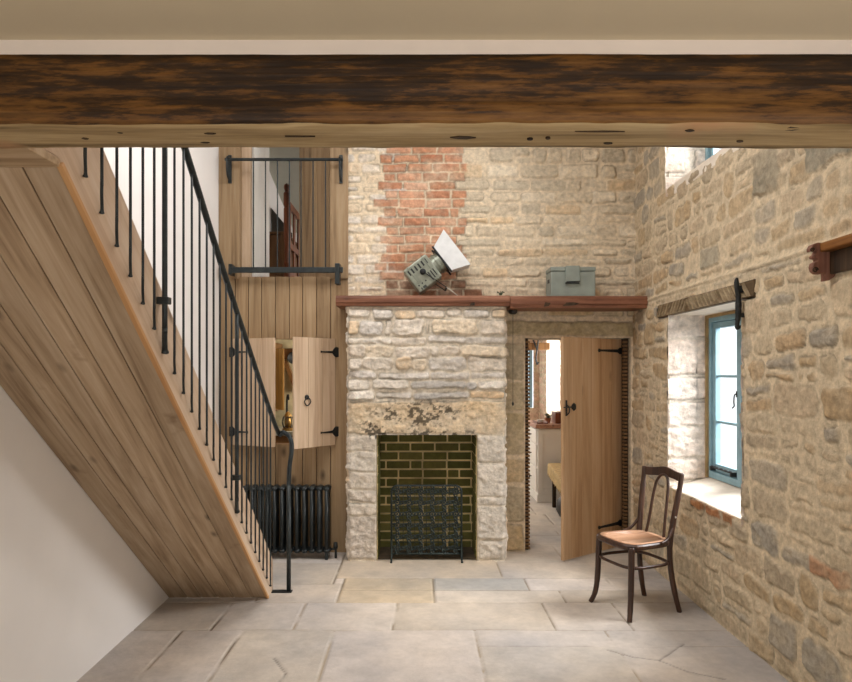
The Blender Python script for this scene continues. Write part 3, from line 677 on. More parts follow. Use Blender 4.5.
# left jamb quoins
for y0, y1 in [(436, 452), (452, 472), (472, 490), (490, 503), (503, 516), (516, 560)]:
    rect(345, y0, 378, y1, rc.choice([(212, 200, 184), (204, 192, 178), (216, 206, 192)]), .016+rc.uniform(-.004, .006), .02)
for y0, y1 in [(436, 464), (464, 497), (497, 506), (506, 540), (540, 560)]:
    rect(477, y0, 508, y1, rc.choice([(214, 204, 190), (206, 196, 182)]), .016+rc.uniform(-.004, .006), .02)
FC = [(230, 218, 202), (226, 212, 194), (234, 224, 210), (216, 208, 198), (226, 200, 166), (230, 212, 186)]
rows = [(308, 319, [345, 372, 392, 415, 446, 462, 490, 508]), (319, 336, [345, 360, 384, 392, 424, 430, 478, 508]), (336, 345, [345, 392, 428, 464, 508]), (345, 357, [345, 366, 394, 430, 440, 460, 508]),
        (357, 371, [345, 362, 394, 412, 428, 466, 508]), (371, 379, [345, 378, 430, 470, 508]), (379, 390, [345, 372, 410, 466, 478, 508]), (390, 400, [345, 376, 412, 470, 508])]
for y0, y1, xs in rows:
    for a, c in zip(xs[:-1], xs[1:]):
        dy0 = rc.uniform(-1, 1.5); dy1 = rc.uniform(-1.5, 1)
        cc = rc.choice(FC)
        if y0 in (379, 390) and 405 < a < 470: cc = (190, 184, 176)
        rect(a+rc.uniform(-1, 1), y0+dy0, c+rc.uniform(-1, 1), y1+dy1, cc, .012+rc.uniform(0, .022), .035, rc.uniform(-.6, .6))
# returns
zz = 0
while zz < 2.1:
    hh = rc.uniform(.12, .26)
    for a, c in ((US, -.0), (FX1-FX0, UE)): st.append((a-.05 if a < 0 else a+.002, zz+.008, c-.002 if a < 0 else c+.05, zz+hh-.008, lin(rc.choice(FC)), .012, .02, 0))
    zz += hh
def fire_map(u, v, h):
    r = .022; w_ = FX1-FX0; hh = h
    X = np.where(u < 0, FX0-hh, np.where(u > w_, FX1+hh, FX0+u)); Y = np.where(u < 0, FY-u, np.where(u > w_, FY+(u-w_), FY-hh))
    # round the arrises and let them wander with the stones
    wob = .012*fbm(v*9, v*0+.5, 55, 3)
    X = X+np.where(u < .03, np.clip((.03-np.abs(u))/.03, 0, 1)*.008-wob*np.clip(1-np.abs(u)/.3, 0, 1), 0)-np.where(u > w_-.03, np.clip((.03-np.abs(u-w_))/.03, 0, 1)*.008, 0)
    X = X+np.where(np.abs(u-w_) < .3, .012*fbm(v*8, v*0+9.5, 56, 3)*np.clip(1-np.abs(u-w_)/.3, 0, 1), 0)
    Y = Y+np.clip((.03-np.abs(u))/.03, 0, 1)*.010+np.clip((.03-np.abs(u-w_))/.03, 0, 1)*.010
    return X, Y, v
def post_f(U, V, h, c):
    # black scorch flecks along the lintel; stains are in the stone itself
    x = U+FX0; pxx = CX+x*F/FY; pyy = CY+(H-V)*F/FY
    band = np.exp(-((pxx-420)/46)**2)*np.exp(-((pyy-414)/14)**2)+np.exp(-((pxx-372)/10)**2)*np.exp(-((pyy-430)/9)**2)+.6*np.exp(-((pyy-434)/4)**2)*((pxx > 372) & (pxx < 480))
    f = fbm(U*38, V*48, 61, 6)*.8+fbm(U*9, V*12, 64, 3)*.5; m = sst(.02, .09, f+band*.15-.12)*np.clip(band*1.6, 0, 1)
    c = c*(1-m*.78)[..., None]
    g = np.exp(-((pyy-404)/9)**2)*.35*sst(-.1, .3, fbm(U*6, V*6, 63)); c = c*(1-g[..., None]*np.array([.05, .2, .45]))
    return h, c
UW = FX1-FX0
us = axis_pts([(US, .02), (-.03, .006), (.05, .008), (OX0-FX0, .008), (OX1-FX0, .008), (UW-.04, .006), (UW+.03, .02), (UE, 0)])
vs = axis_pts([(-.01, .008), (OZ, .008), (2.086, 0)])
relief_wall('breast', us, vs, st, fire_map, seed=12, holes=[(OX0-FX0, -.1, OX1-FX0, OZ)], mort=lin((232, 220, 200)), mat=M_stonec, lime=.22, warp=.02, edge=.013, smear=.65, rough=.011, post=post_f, parent=fire)
b = MB(); b.box(OX0-.14, OX0, FY+.012, YB, -.01, 2.08).box(OX1, OX1+.14, FY+.012, YB, -.01, 2.08).box(OX0, OX1, FY+.012, YB, OZ, 2.08)
b.build('jamb_core', plain('sooty_jamb', (96, 78, 48), .95, var=.3, scale=8, bump=.2), fire)
BYK = 5.86
bk = MB(); rz = random.Random(3); z = .0; k = 0
while z < OZ+.05:
    x = OX0-.04-(.11 if k % 2 else 0)
    while x < OX1+.05:
        wd = .215 if rz.random() < .8 else .105; x1 = min(x+wd, OX1+.12); xa = max(x, OX0-.06)
        if x1-xa > .03: bk.box(xa, x1-.014, BYK-.007-rz.uniform(0, .005), BYK+.03, z, z+.0625)
        x += wd
    z += .078; k += 1
bk.build('fireback_brickwork', M_screenbrick, fire, bevel=.006)
for sx, x0, x1 in ((0, OX0-.04, OX0+.012), (1, OX1-.012, OX1+.04)):
    sb = MB(); z = 0; k = 0
    while z < OZ:
        y = FY+.06+(.05 if k % 2 else 0)
        while y < BYK: sb.box(x0, x1, y, min(y+.11, BYK), z, min(z+.064, OZ)); y += .122
        z += .078; k += 1
    sb.build('side_brickwork', M_screenbrick, fire, bevel=.005)
MB().box(OX0-.1, OX1+.1, BYK, BYK+.1, -.01, OZ+.3).box(OX0-.05, OX0+.004, FY+.03, BYK, 0, OZ).box(OX1-.004, OX1+.05, FY+.03, BYK, 0, OZ).box(OX0-.05, OX1+.05, YB-.01, BYK+.1, OZ, OZ+.06).build('brick_mortar', M_sootmortar, fire)

MB().box(OX0+.005, OX1-.005, FY+.05, BYK-.02, .002, .014).build('hearth_bed', plain('sooty_hearth', (70, 58, 42), .95, var=.3, scale=9), fire, bevel=.004)

# fire screen
scr = thing('fire_screen', 'ornate black pierced iron fire screen standing in the hearth opening', 'fire screen', (.075, 5.475, 0))
SX0, SX1, SZ0, SZ1, SY = -.218, .358, .055, .615, 5.475
pth = [(SX0, SY, SZ0)]+[(a, SY, c) for a, c in arc(SX0+.05, SZ1-.05, .05, 180, 90, 5)]+[(a, SY, c) for a, c in arc(SX1-.05, SZ1-.05, .05, 90, 0, 5)]+[(SX1, SY, SZ0)]
fm = MB().tube(pth, .0085, 8).tube([(SX0, SY, SZ0), (SX1, SY, SZ0)], .0085, 8)
fm.build('frame', M_screen, scr, smooth=True)
lat = MB(); nx, nz = 6, 6; dx = (SX1-SX0)/nx; dz = (SZ1-SZ0)/nz
for i in range(nx):
    for j in range(nz):
        cx, cz = SX0+dx*(i+.5), SZ0+dz*(j+.5)
        def ring(x, z, r, w_=.0058, n=14): lat.tube([(x+r*math.cos(2*PI*q/n), SY, z+r*math.sin(2*PI*q/n)) for q in range(n)], w_, 6, closed=True)
        ring(cx, cz, dx*.20)
        for q in range(4):
            an = PI/4+q*PI/2
            lat.tube([(cx+math.cos(an+t*.9*s)*(dx*.22+dx*.34*t), SY-.004, cz+math.sin(an+t*.9*s)*(dz*.22+dz*.34*t)) for s in (1,) for t in [0, .2, .4, .6, .8, 1]], [.007, .007, .006, .006, .006, .009], 6)
            an2 = q*PI/2; ring(cx+math.cos(an2)*dx*.38, cz+math.sin(an2)*dz*.38, dx*.12, .005, 10)
        lat.lathe([(.001, -.006), (.010, -.004), (.007, .004), (.001, .006)], 8, Matrix.Translation((cx, SY, cz)) @ Matrix.Rotation(PI/2, 4, 'X'))
for i in range(1, nx): lat.tube([(SX0+dx*i, SY, SZ0), (SX0+dx*i, SY, SZ1)], .003, 6)
for j in range(1, nz): lat.tube([(SX0, SY, SZ0+dz*j), (SX1, SY, SZ0+dz*j)], .003, 6)
lat.build('lattice', M_screen, scr, smooth=True)
for x in (SX0+.0, SX1):
    MB().tube(smoothpath([(x, SY, SZ0+.12), (x, SY-.012, .05), (x, SY-.05, .012), (x, SY-.085, .008)], 5), [.008]*15+[.010], 8).tube(smoothpath([(x, SY, SZ0+.05), (x, SY+.03, .02), (x, SY+.06, .008)], 4), .008, 8).build('foot', M_screen, scr, smooth=True)

# ================================================================ mantel shelf
sh = thing('mantel_shelf', 'long red-brown moulded timber mantel shelf running to the corner', 'shelf', (.6, 5.55, 2.08))
def shelfprof(z0, z1, y0): return [(y0+.015, z0), (y0+.008, z0+.02), (y0, z0+.03), (y0, z1-.02), (y0+.006, z1-.008), (y0+.012, z1), (YB+.0, z1), (YB+.0, z0)]
def chipped(x0, x1, prof, chips):
    mb = MB(); xs = sorted(set([x0, x1]+[c for a in chips for c in a[:2]])); rr_ = random.Random(6)
    n = 40; pts = sorted(set(xs+[x0+(x1-x0)*i/n for i in range(n+1)]))
    rings = []
    for x in pts:
        j = rr_.uniform(-.002, .002); rings.append([Vector((x, y+(j if k < 6 else 0), z)) for k, (y, z) in enumerate(prof)])
    m = len(prof); vs_ = [v for r_ in rings for v in r_]; fs = []
    for i in range(len(rings)-1):
        for k in range(m): fs.append((i*m+k, i*m+(k+1) % m, (i+1)*m+(k+1) % m, (i+1)*m+k))
    fs += [tuple(range(m)), tuple((len(rings)-1)*m+k for k in range(m))[::-1]]
    return mb.add(vs_, fs)
chipped(-.668, .747, shelfprof(2.088, 2.172, 5.395), []).build('moulded_board', M_shelf, sh, bevel=.003)
chipped(.749, XR-.0, shelfprof(2.072, 2.166, 5.385), []).build('moulded_board', M_shelf, sh, bevel=.003)
for ol_, y_f in (([(1.17, 2.085), (1.27, 2.09), (1.31, 2.105), (1.26, 2.115), (1.20, 2.112), (1.19, 2.10)], 5.382), ([(1.02, 2.08), (1.06, 2.085), (1.075, 2.11), (1.03, 2.115)], 5.382), ([(.42, 2.09), (.46, 2.09), (.46, 2.115), (.43, 2.11)], 5.392)):
    MB().prism(ol_, y_f, y_f+.02, lambda a, c, d: Vector((a, d, c))).build('knot', M_dark, sh)

tw = thing('dried_sprig', 'tiny dark dried sprig lying on the mantel shelf edge', 'sprig', (.672, 5.41, 2.172))
sp = MB(); rs = random.Random(1)
for i in range(9):
    a = rs.uniform(0, 2*PI); l = rs.uniform(.02, .045); sp.tube(smoothpath([(.672+rs.uniform(-.01, .01), 5.412, 2.175), (.672+math.cos(a)*l*.6, 5.41+math.sin(a)*.012, 2.178+l*.7), (.672+math.cos(a)*l, 5.41+math.sin(a)*.02, 2.176+l*rs.uniform(.3, 1))], 3), .003, 5)
sp.build('twigs', M_green, tw)

# ================================================================ stage lamp on the shelf
LY = 5.56; k_ = LY/F
def LP(px, py, y=LY): return P(px, py, LY)+Vector((0, y-LY, 0))
base = P(421, 295.5, LY)
lamp = thing('stage_spotlight', 'vintage grey-green metal spotlight tilted back with a white flared hood', 'spotlight', (base.x, LY, 2.172))
ax = Vector((31, 0, 24)).normalized(); up = Vector((-ax.z, 0, ax.x)); dp = Vector((0, 1, 0))
A0 = LP(411.8, 283.8)      # middle of the body's back edge
Z0s = 2.176
def LF(a, u_, d): return A0+ax*a+up*u_+dp*d
def lbox(mb, a0, a1, u0, u1, d0, d1):
    vs_ = [LF(a, u_, d) for d in (d0, d1) for u_ in (u0, u1) for a in (a0, a1)]
    return mb.add(vs_, [(0, 2, 3, 1), (4, 5, 7, 6), (0, 1, 5, 4), (2, 6, 7, 3), (0, 4, 6, 2), (1, 3, 7, 5)])
body = lbox(MB(), 0, .232, -.112, .118, -.10, .10)
body.build('body', M_lampbody, lamp, bevel=.012)
MBr = MB()
for a in (.04, .19): lbox(MBr, a, a+.008, -.116, .122, -.104, .104)
MBr.build('rib', M_lampbody, lamp, bevel=.002)
sl = MB()
for i in range(6): lbox(sl, .022+i*.034, .036+i*.034, .045, .090, -.1025, -.098)
sl.build('vent_slots', M_lampdark, lamp); sl = MB()
for i in range(3): lbox(sl, .15+i*.024, .160+i*.024, -.095+i*.008, -.015, -.1025, -.098)
for i in range(3): sl.lathe([(.001, -.002), (.007, -.002), (.007, .003), (.001, .003)], 10, Matrix.Translation(LF(.03+i*.035, -.06, -.101)) @ Matrix.Rotation(PI/2, 4, 'X'))
lbox(sl, .03, .08, -.105, -.085, -.1025, -.098)
sl.build('louvres', M_lampdark, lamp)
sn = MB()
rot = Matrix((ax, dp, up)).transposed().to_4x4()
Mz = Matrix.Translation(LF(.232, .0, 0)) @ Matrix((dp, up, ax)).transposed().to_4x4()
sn.lathe([(.085, 0), (.085, .03), (.092, .032), (.092, .045), (.085, .047), (.085, .074)], 24, Mz)
sn.build('snout', M_lampbody, lamp, smooth=False)
ho = MB()
def fr(a, hu, hd): return [LF(a, hu, -hd), LF(a, -hu, -hd), LF(a, -hu, hd), LF(a, hu, hd)]
o1 = fr(.322, .120, .085); o2 = fr(.470, .180, .115); i2 = fr(.470, .176, .111); i1 = fr(.327, .116, .081)
ho.add(o1+o2+i2+i1, [(0, 1, 5, 4), (1, 2, 6, 5), (2, 3, 7, 6), (3, 0, 4, 7), (4, 5, 9, 8), (5, 6, 10, 9), (6, 7, 11, 10), (7, 4, 8, 11), (8, 9, 13, 12), (9, 10, 14, 13), (10, 11, 15, 14), (11, 8, 12, 15), (0, 3, 2, 1)])
ho.build('hood', M_hood, lamp)
for d0 in (-.092, .08): lbox(MB(), .308, .322, -.133, .130, d0, d0+.012).build('hood_bracket', M_ironflat, lamp)
lbox(MB(), .305, .320, -.10, .10, -.085, .085).build('colour_frame', M_ironflat, lamp)
kn = MB().lathe([(.001, 0), (.024, 0), (.026, .008), (.022, .022), (.012, .026), (.001, .026)], 16, Matrix.Translation(LF(.125, .012, -.100)) @ Matrix.Rotation(PI/2, 4, 'X'))
kn.build('knob', M_ironflat, lamp, smooth=True)
yk = MB(); p1 = LF(.125, .012, -.112); p2 = LP(446, 289, LY-.115)
yk.tube([p1, (p1+p2)/2+Vector((0, -.004, 0)), p2], .009, 8, flat=.4); p3 = p2+Vector((0, .23, 0)); yk.tube([p2, p3], .008, 8, flat=.5); yk.tube([p3, p1+Vector((0, .225, 0))], .009, 8, flat=.4)
yk.build('yoke', M_ironflat, lamp)
MB().tube(smoothpath([p2, LP(451, 292.5, LY-.11), P(458, 296, LY-.1)*1.0], 5), .004, 6).build('cable_stub', plain('pale_cable', (190, 184, 170), .6), lamp)

# grey metal box
bx = thing('metal_box', 'grey painted metal storage box with front latch on mantel shelf', 'box', (1.25, 5.53, 2.167))
x0, x1, y0, y1, z0 = P(551, 0, 5.43).x, P(595.5, 0, 5.43).x, 5.43, 5.64, 2.166
MB().box(x0, x1, y0, y1, z0, z0+.205).build('box_body', M_box, bx, bevel=.006)
MB().box(x0-.004, x1+.004, y0-.004, y1+.004, z0+.208, z0+.243).build('lid', M_box, bx, bevel=.008)
la = thing_ = MB(); cx = (x0+x1)/2-.01
la.prism([(cx-.062, z0+.10), (cx-.052, z0+.25), (cx+.062, z0+.25), (cx+.062, z0+.11), (cx+.05, z0+.10)], y0-.016, y0-.005, lambda a, c, d: Vector((a, d, c)))
la = la.build('latch', M_box, bx, bevel=.003)
MB().tube([(cx-.058, y0-.02, z0+.108), (cx+.055, y0-.02, z0+.108)], .006, 8).tube([(cx-.05, y0-.02, z0+.118), (cx+.06, y0-.02, z0+.122)], .004, 8).build('catch', M_ironflat, la)
MB().box(x0-.003, x0, y0+.07, y0+.13, z0+.12, z0+.15).build('side_handle', M_ironflat, bx)

# pull cord below the shelf
pc = thing('pull_cord', 'black ceiling pull-cord switch hanging under the mantel shelf', 'pull cord', (P(511, 0, 5.6).x, 5.60, 2.07))
px_ = P(511.5, 0, 5.6).x+.012
MB().lathe([(.001, 2.034), (.020, 2.036), (.034, 2.046), (.038, 2.060), (.038, 2.072), (.001, 2.072)], 18, Matrix.Translation((px_, 5.6, 0))).build('switch_rose', M_black, pc, smooth=True)
MB().tube([(px_, 5.6, 2.04), (px_, 5.6, 1.30)], .002, 6).build('cord', M_black, pc)
MB().lathe([(.001, 1.265), (.007, 1.27), (.009, 1.285), (.003, 1.302), (.001, 1.303)], 10, Matrix.Translation((px_, 5.6, 0))).build('pull_weight', M_black, pc)

# ================================================================ board door in the doorway
PV = Vector((1.795, 5.895, 0)); FE = Vector((1.175, 5.425, 0)); dv = (FE-PV); DL = dv.length; dang = math.atan2(dv.y, dv.x)
door = bpy.data.objects.new('door_1', None); C.objects.link(door); door.location = PV; door.rotation_euler = (0, 0, dang); struct(door)
W[door.name] = Matrix.Translation(PV) @ Matrix.Rotation(dang, 4, 'Z')
# local: x along leaf, room face (towards the camera) is +y
bd = MB(); ws = [.0, .14, .27, .41, .54, .67, DL]
for a, c in zip(ws[:-1], ws[1:]): bd.box(a+.001, c-.001, -.014, .014, .012, 1.838)
bd.build('board_panel', M_door, door, bevel=.003, local=True)
for zz in (.22, 1.45): MB().box(.03, DL-.03, -.040, -.0142, zz, zz+.14).build('ledge', M_door, door, bevel=.004, local=True)
for z in (1.735, .22):
    MB().prism([(-.005, z-.022), (.03, z-.03), (.06, z-.014), (.30, z-.008), (.325, z-.016), (.335, z), (.325, z+.016), (.30, z+.008), (.06, z+.014), (.03, z+.03), (-.005, z+.022)], .0142, .021, lambda a, c, d: Vector((a, d, c))).lathe([(.009, z-.05), (.009, z+.05)], 10, Matrix.Translation((0, .018, 0))).box(-.028, -.004, .004, .02, z-.06, z+.06).build('hinge', M_ironflat, door, local=True)
lt = MB(); zl = 1.25; lt.box(DL-.045, DL-.025, .0142, .018, zl-.06, zl+.07); lt.tube([(DL-.125, .026, zl+.012), (DL+.004, .026, zl+.012)], .008, 8, flat=.6); lt.prism([(DL-.15, zl-.005), (DL-.125, zl-.02), (DL-.10, zl), (DL-.10, zl+.025), (DL-.125, zl+.045), (DL-.15, zl+.03)], .0142, .022, lambda a, c, d: Vector((a, d, c)))
lt.tube(smoothpath([(DL-.035, .02, zl+.03), (DL-.035, .045, zl+.01), (DL-.035, .045, zl-.03), (DL-.035, .02, zl-.05)], 4), .005, 8)
lt.build('handle', M_ironflat, door, local=True)
fp = MB(); tp = MB()                                      # notched timber posts lining the doorway
for x0, x1, sx in ((.928, .962, 1), (1.80, 1.833, -1)):
    fp.box(x0, x1, 5.80, 5.90, 0, 1.843)
    z = .01
    while z < 1.82:
        if sx > 0: tp.box(x0+.006, x1+.013, 5.785, 5.87, z, z+.017)
        else: tp.box(x0-.011, x1-.01, 5.785, 5.835, z, z+.017)
        z += .032
M_post = wood('post_brown', (96, 68, 40), (124, 92, 58), (140, 108, 72), 'Z', island=.3, knots=False)
struct(tp.build('trim_12', M_post, bevel=.002))
struct(fp.build('trim_10', M_dark, bevel=.002))

# ================================================================ hatch shutters in the partition
def shutter(nm, hx, free, z0, z1, label, mat, ring, flip, n=3):
    hv = Vector((hx, PY-.012, 0)); d = Vector((free[0]-hx, free[1]-(PY-.012), 0)); L_ = d.length; an = math.atan2(d.y, d.x)
    t = thing(nm, label, 'shutter', (hv.x, hv.y, z0), an, 'shutters of the kitchen hatch')
    s = 1 if flip else -1                 # room side of the leaf
    m = MB()
    for i in range(n): m.box(L_*i/n+.0015, L_*(i+1)/n-.0015, -.011, .011, 0, z1-z0)
    m.build('board_panel', mat, t, bevel=.003, local=True)
    for zz in (.06, z1-z0-.13): MB().box(.02, L_-.02, -.026 if s > 0 else .012, -.012 if s > 0 else .026, zz, zz+.07).build('batten', mat, t, bevel=.003, local=True)
    for z in (.115, z1-z0-.115):
        q0, q1 = (s*.0115, s*.017)
        MB().prism([(-.03, z-.04), (.0, z-.045), (.02, z-.03), (.035, z-.010), (.15, z-.005), (.165, z-.010), (.165, z+.010), (.15, z+.005), (.035, z+.010), (.02, z+.03), (.0, z+.045), (-.03, z+.04)], q0, q1, lambda a, c, d: Vector((a, d, c))).build('hinge', M_ironflat, t, local=True)
    if ring:
        zc_ = (z1-z0)*.42; xr = L_-.13
        rg_ = MB().lathe([(.001, 0), (.022, 0), (.018, .010), (.006, .014), (.001, .014)], 14, Matrix.Translation((xr, s*.011, zc_+.035)) @ Matrix.Rotation(-s*PI/2, 4, 'X'))
        rg_.tube([(xr+.030*math.cos(q*PI/8), s*(.02+.006*math.sin(q)), zc_+.0+.034*math.sin(q*PI/8)) for q in range(16)], .0045, 6, closed=True)
        rg_.build('ring_handle', M_ironflat, t, local=True)
    return t
shutter('hatch_shutter', -1.585, (-1.19, 5.53), .925, 1.835, 'left boarded hatch shutter seen behind the stair handrail', M_boardl, False, False)
shutter('hatch_shutter', -.715, (-1.01, 5.38), .925, 1.835, 'right boarded hatch shutter with an iron ring handle', M_boardl, True, True)

# ================================================================ iron guard rail across the upper opening
gr = thing('guard_rail', 'black iron guard rail across the high bedroom opening', 'railing', (-1.14, 5.62, 2.37))
GY = 5.62; zt, zb = H+(CY-159.5)/F*GY, H+(CY-270)/F*GY
gx0, gx1 = P(225, 0, GY).x, P(343, 0, GY).x
MB().tube([(gx0, GY, zt), (gx1, GY, zt)], .013, 10).build('top_rail', M_iron, gr)
MB().box(P(232, 0, GY).x, gx1, GY-.010, GY+.010, zb-.024, zb+.024).build('bottom_rail', M_iron, gr, bevel=.004)
for p in (253.5, 265.5, 277.5, 289.5, 301, 313, 325.5):
    MB().tube([(P(p, 0, GY).x, GY, zb), (P(p, 0, GY).x, GY, zt)], .0055, 8).build('bar', M_iron, gr)
for p in (227.5, 340):
    x = P(p, 0, GY).x
    MB().tube(smoothpath([(x, 5.70, zt+.03), (x, GY-.005, zt+.02), (x, GY-.018, zt-.04), (x, GY, zt-.13), (x, 5.69, zt-.16)], 5), .009, 8).box(x-.014, x+.014, 5.685, 5.705, zt-.18, zt+.06).build('bracket', M_iron, gr)
x = P(337.5, 0, GY).x
MB().box(x-.02, x+.02, GY-.02, 5.70, zb-.12, zb+.055).build('clamp', M_iron, gr, bevel=.004)
x = P(230.5, 0, GY).x
MB().box(x-.015, x+.015, GY-.015, 5.70, zb-.04, zb+.05).build('clamp', M_iron, gr, bevel=.004)

# ================================================================ column radiator
ra = thing('column_radiator', 'dark grey cast iron column radiator below the hatch', 'radiator', (-1.08, 5.53, 0))
n = 12; x0, x1 = -1.43, -.755; RYc = 5.54; RZ0, RZ1 = .03, .63; pitch = (x1-x0)/(n-1)
for i in range(n):
    x = x0+i*pitch; s = MB()
    for yy in (-.055, 0, .055): s.tube([(x, RYc+yy, RZ0+.05), (x, RYc+yy, RZ1-.05)], .0155, 10)
    for z in (RZ0+.045, RZ1-.045):
        s.tube([(x, RYc-.07, z), (x, RYc-.045, z), (x, RYc+.045, z), (x, RYc+.07, z)], [.014, .03, .03, .014], 12, flat=.8)
    s.build('section', M_rad, ra, smooth=True)
for z in (RZ0+.045, RZ1-.045): MB().tube([(x0-.02, RYc, z), (x1+.03, RYc, z)], .017, 10).build('header_pipe', M_rad, ra, smooth=True)
for x in (x0, x1): MB().box(x-.012, x+.012, RYc-.06, RYc+.06, 0, RZ0+.03).build('foot', M_rad, ra, bevel=.004)
vl = MB().tube(smoothpath([(x1+.03, RYc, RZ0+.045), (x1+.065, RYc, RZ0+.045), (x1+.07, RYc, RZ0+.02), (x1+.07, RYc, 0)], 3), .010, 8).lathe([(.001, 0), (.018, 0), (.02, .02), (.016, .05), (.001, .055)], 12, Matrix.Translation((x1+.068, RYc, RZ0+.05)))
vl.build('valve', M_rad, ra, smooth=True)

# ================================================================ staircase
AL = math.atan(.811); ca, sa = math.cos(AL), math.sin(AL)
stair = thing('staircase', 'enclosed oak staircase with boarded underside and black iron balustrade', 'staircase', (-1.37, 4.0, 0))
T0 = Matrix.Translation((0, 4.56, 0)) @ Matrix.Rotation(PI-AL, 4, 'X')
ML = W[stair.name].inverted() @ T0
js = [-1.03, -1.143, -1.258, -1.37, -1.48, -1.58, XL+.001]
Ls = (4.56-1.92)/ca
m = MB()
for a, c in zip(js[:-1], js[1:]):
    m.box(c+.0024, a-.0024, 0.006, Ls, -.024, 0, M=T0)
m.build('soffit', M_soffit, stair, bevel=.0025, M=ML)
m = MB(); m.box(XL+.002, -1.062, .05, Ls, -.05, -.026, M=T0)
m.build('backing', M_dark, stair, M=ML)
def YZ(x): return lambda a, c, d: Vector((d, a, c))
st_out = [(4.575, .0), (4.72, 0), (4.72, .225), (1.92, 2.49), (1.745, 2.63), (1.745, 2.165), (1.90, 2.165)]
MB().prism(st_out, -1.062, -1.030, YZ(0)).build('string', M_string, stair, bevel=.003, M=ML)
MB().box(-1.040, -1.022, .0, Ls+.01, -.012, .006, M=T0).build('edge_bead', M_bead, stair, bevel=.003, M=ML)
MLn = MB()
for a, c in zip([-1.03, -1.40], [-1.40, XL+.001]): MLn.box(c, a, 1.745, 1.92, 2.14, 2.165)
MLn.box(XL+.001, -1.064, 1.745, 1.92, 2.166, 2.44)
MLn.build('landing', wood('landing_board', (140, 114, 84), (174, 148, 116), (194, 170, 140), 'X', island=0, scale=.8), stair, bevel=.003)
def low(Y): return (4.56-Y)*.811
RP = [(1.77, 3.35), (2.862, 2.512), (3.262, 2.198), (3.664, 1.896), (4.69, 1.163)]
def rail_z(Y):
    for (a, za), (c, zc_) in zip(RP[:-1], RP[1:]):
        if a <= Y <= c: return za+(zc_-za)*(Y-a)/(c-a)
    return RP[-1][1]
BX = -1.003
for k in range(-7, 19):
    Y = 2.634+.1048*k
    if Y < 1.8: continue
    thick = k in (0, 10); r = .0112 if thick else .0053
    Yf = Y*1.0195; zb_ = low(Yf)+.108
    pts = smoothpath([(BX, Y, rail_z(Y)), (BX, Y, zb_+.16), (BX, Y, zb_+.10), (BX-.007, Y+(Yf-Y)*.33, zb_+.055), (-1.019, Y+(Yf-Y)*.85, zb_+.014), (-1.023, Yf, zb_)], 4)
    rs_ = [r]*(len(pts)-4)+[r*1.15, r*1.5, r*1.6, r*.9]
    mb = MB().tube(pts, rs_, 8)
    bal = mb.build('baluster', M_iron, stair, smooth=True)
    if thick: MB().box(-1.031, BX+.020, Y-.020, Y+.020, zb_+.19, zb_+.218).build('clamp', M_iron, bal, bevel=.003)
hp = smoothpath([(BX, a, c) for a, c in RP]+[(-.955, 4.715, 1.124), (-.915, 4.722, 1.095), (-.893, 4.70, 1.045), (-.892, 4.69, .98), (-.906, 4.69, .88), (-.911, 4.687, .75)], 5)
MB().tube(hp, .0155, 12).build('handrail', M_iron, stair, smooth=True)
MB().tube([(-.911, 4.687, .76), (-.911, 4.687, .0)], .0155, 12).build('newel_post', M_iron, stair, smooth=True)
MB().box(-1.028, -.888, 4.660, 4.714, 0.0, .008).build('newel_base', M_ironflat, stair, bevel=.002)

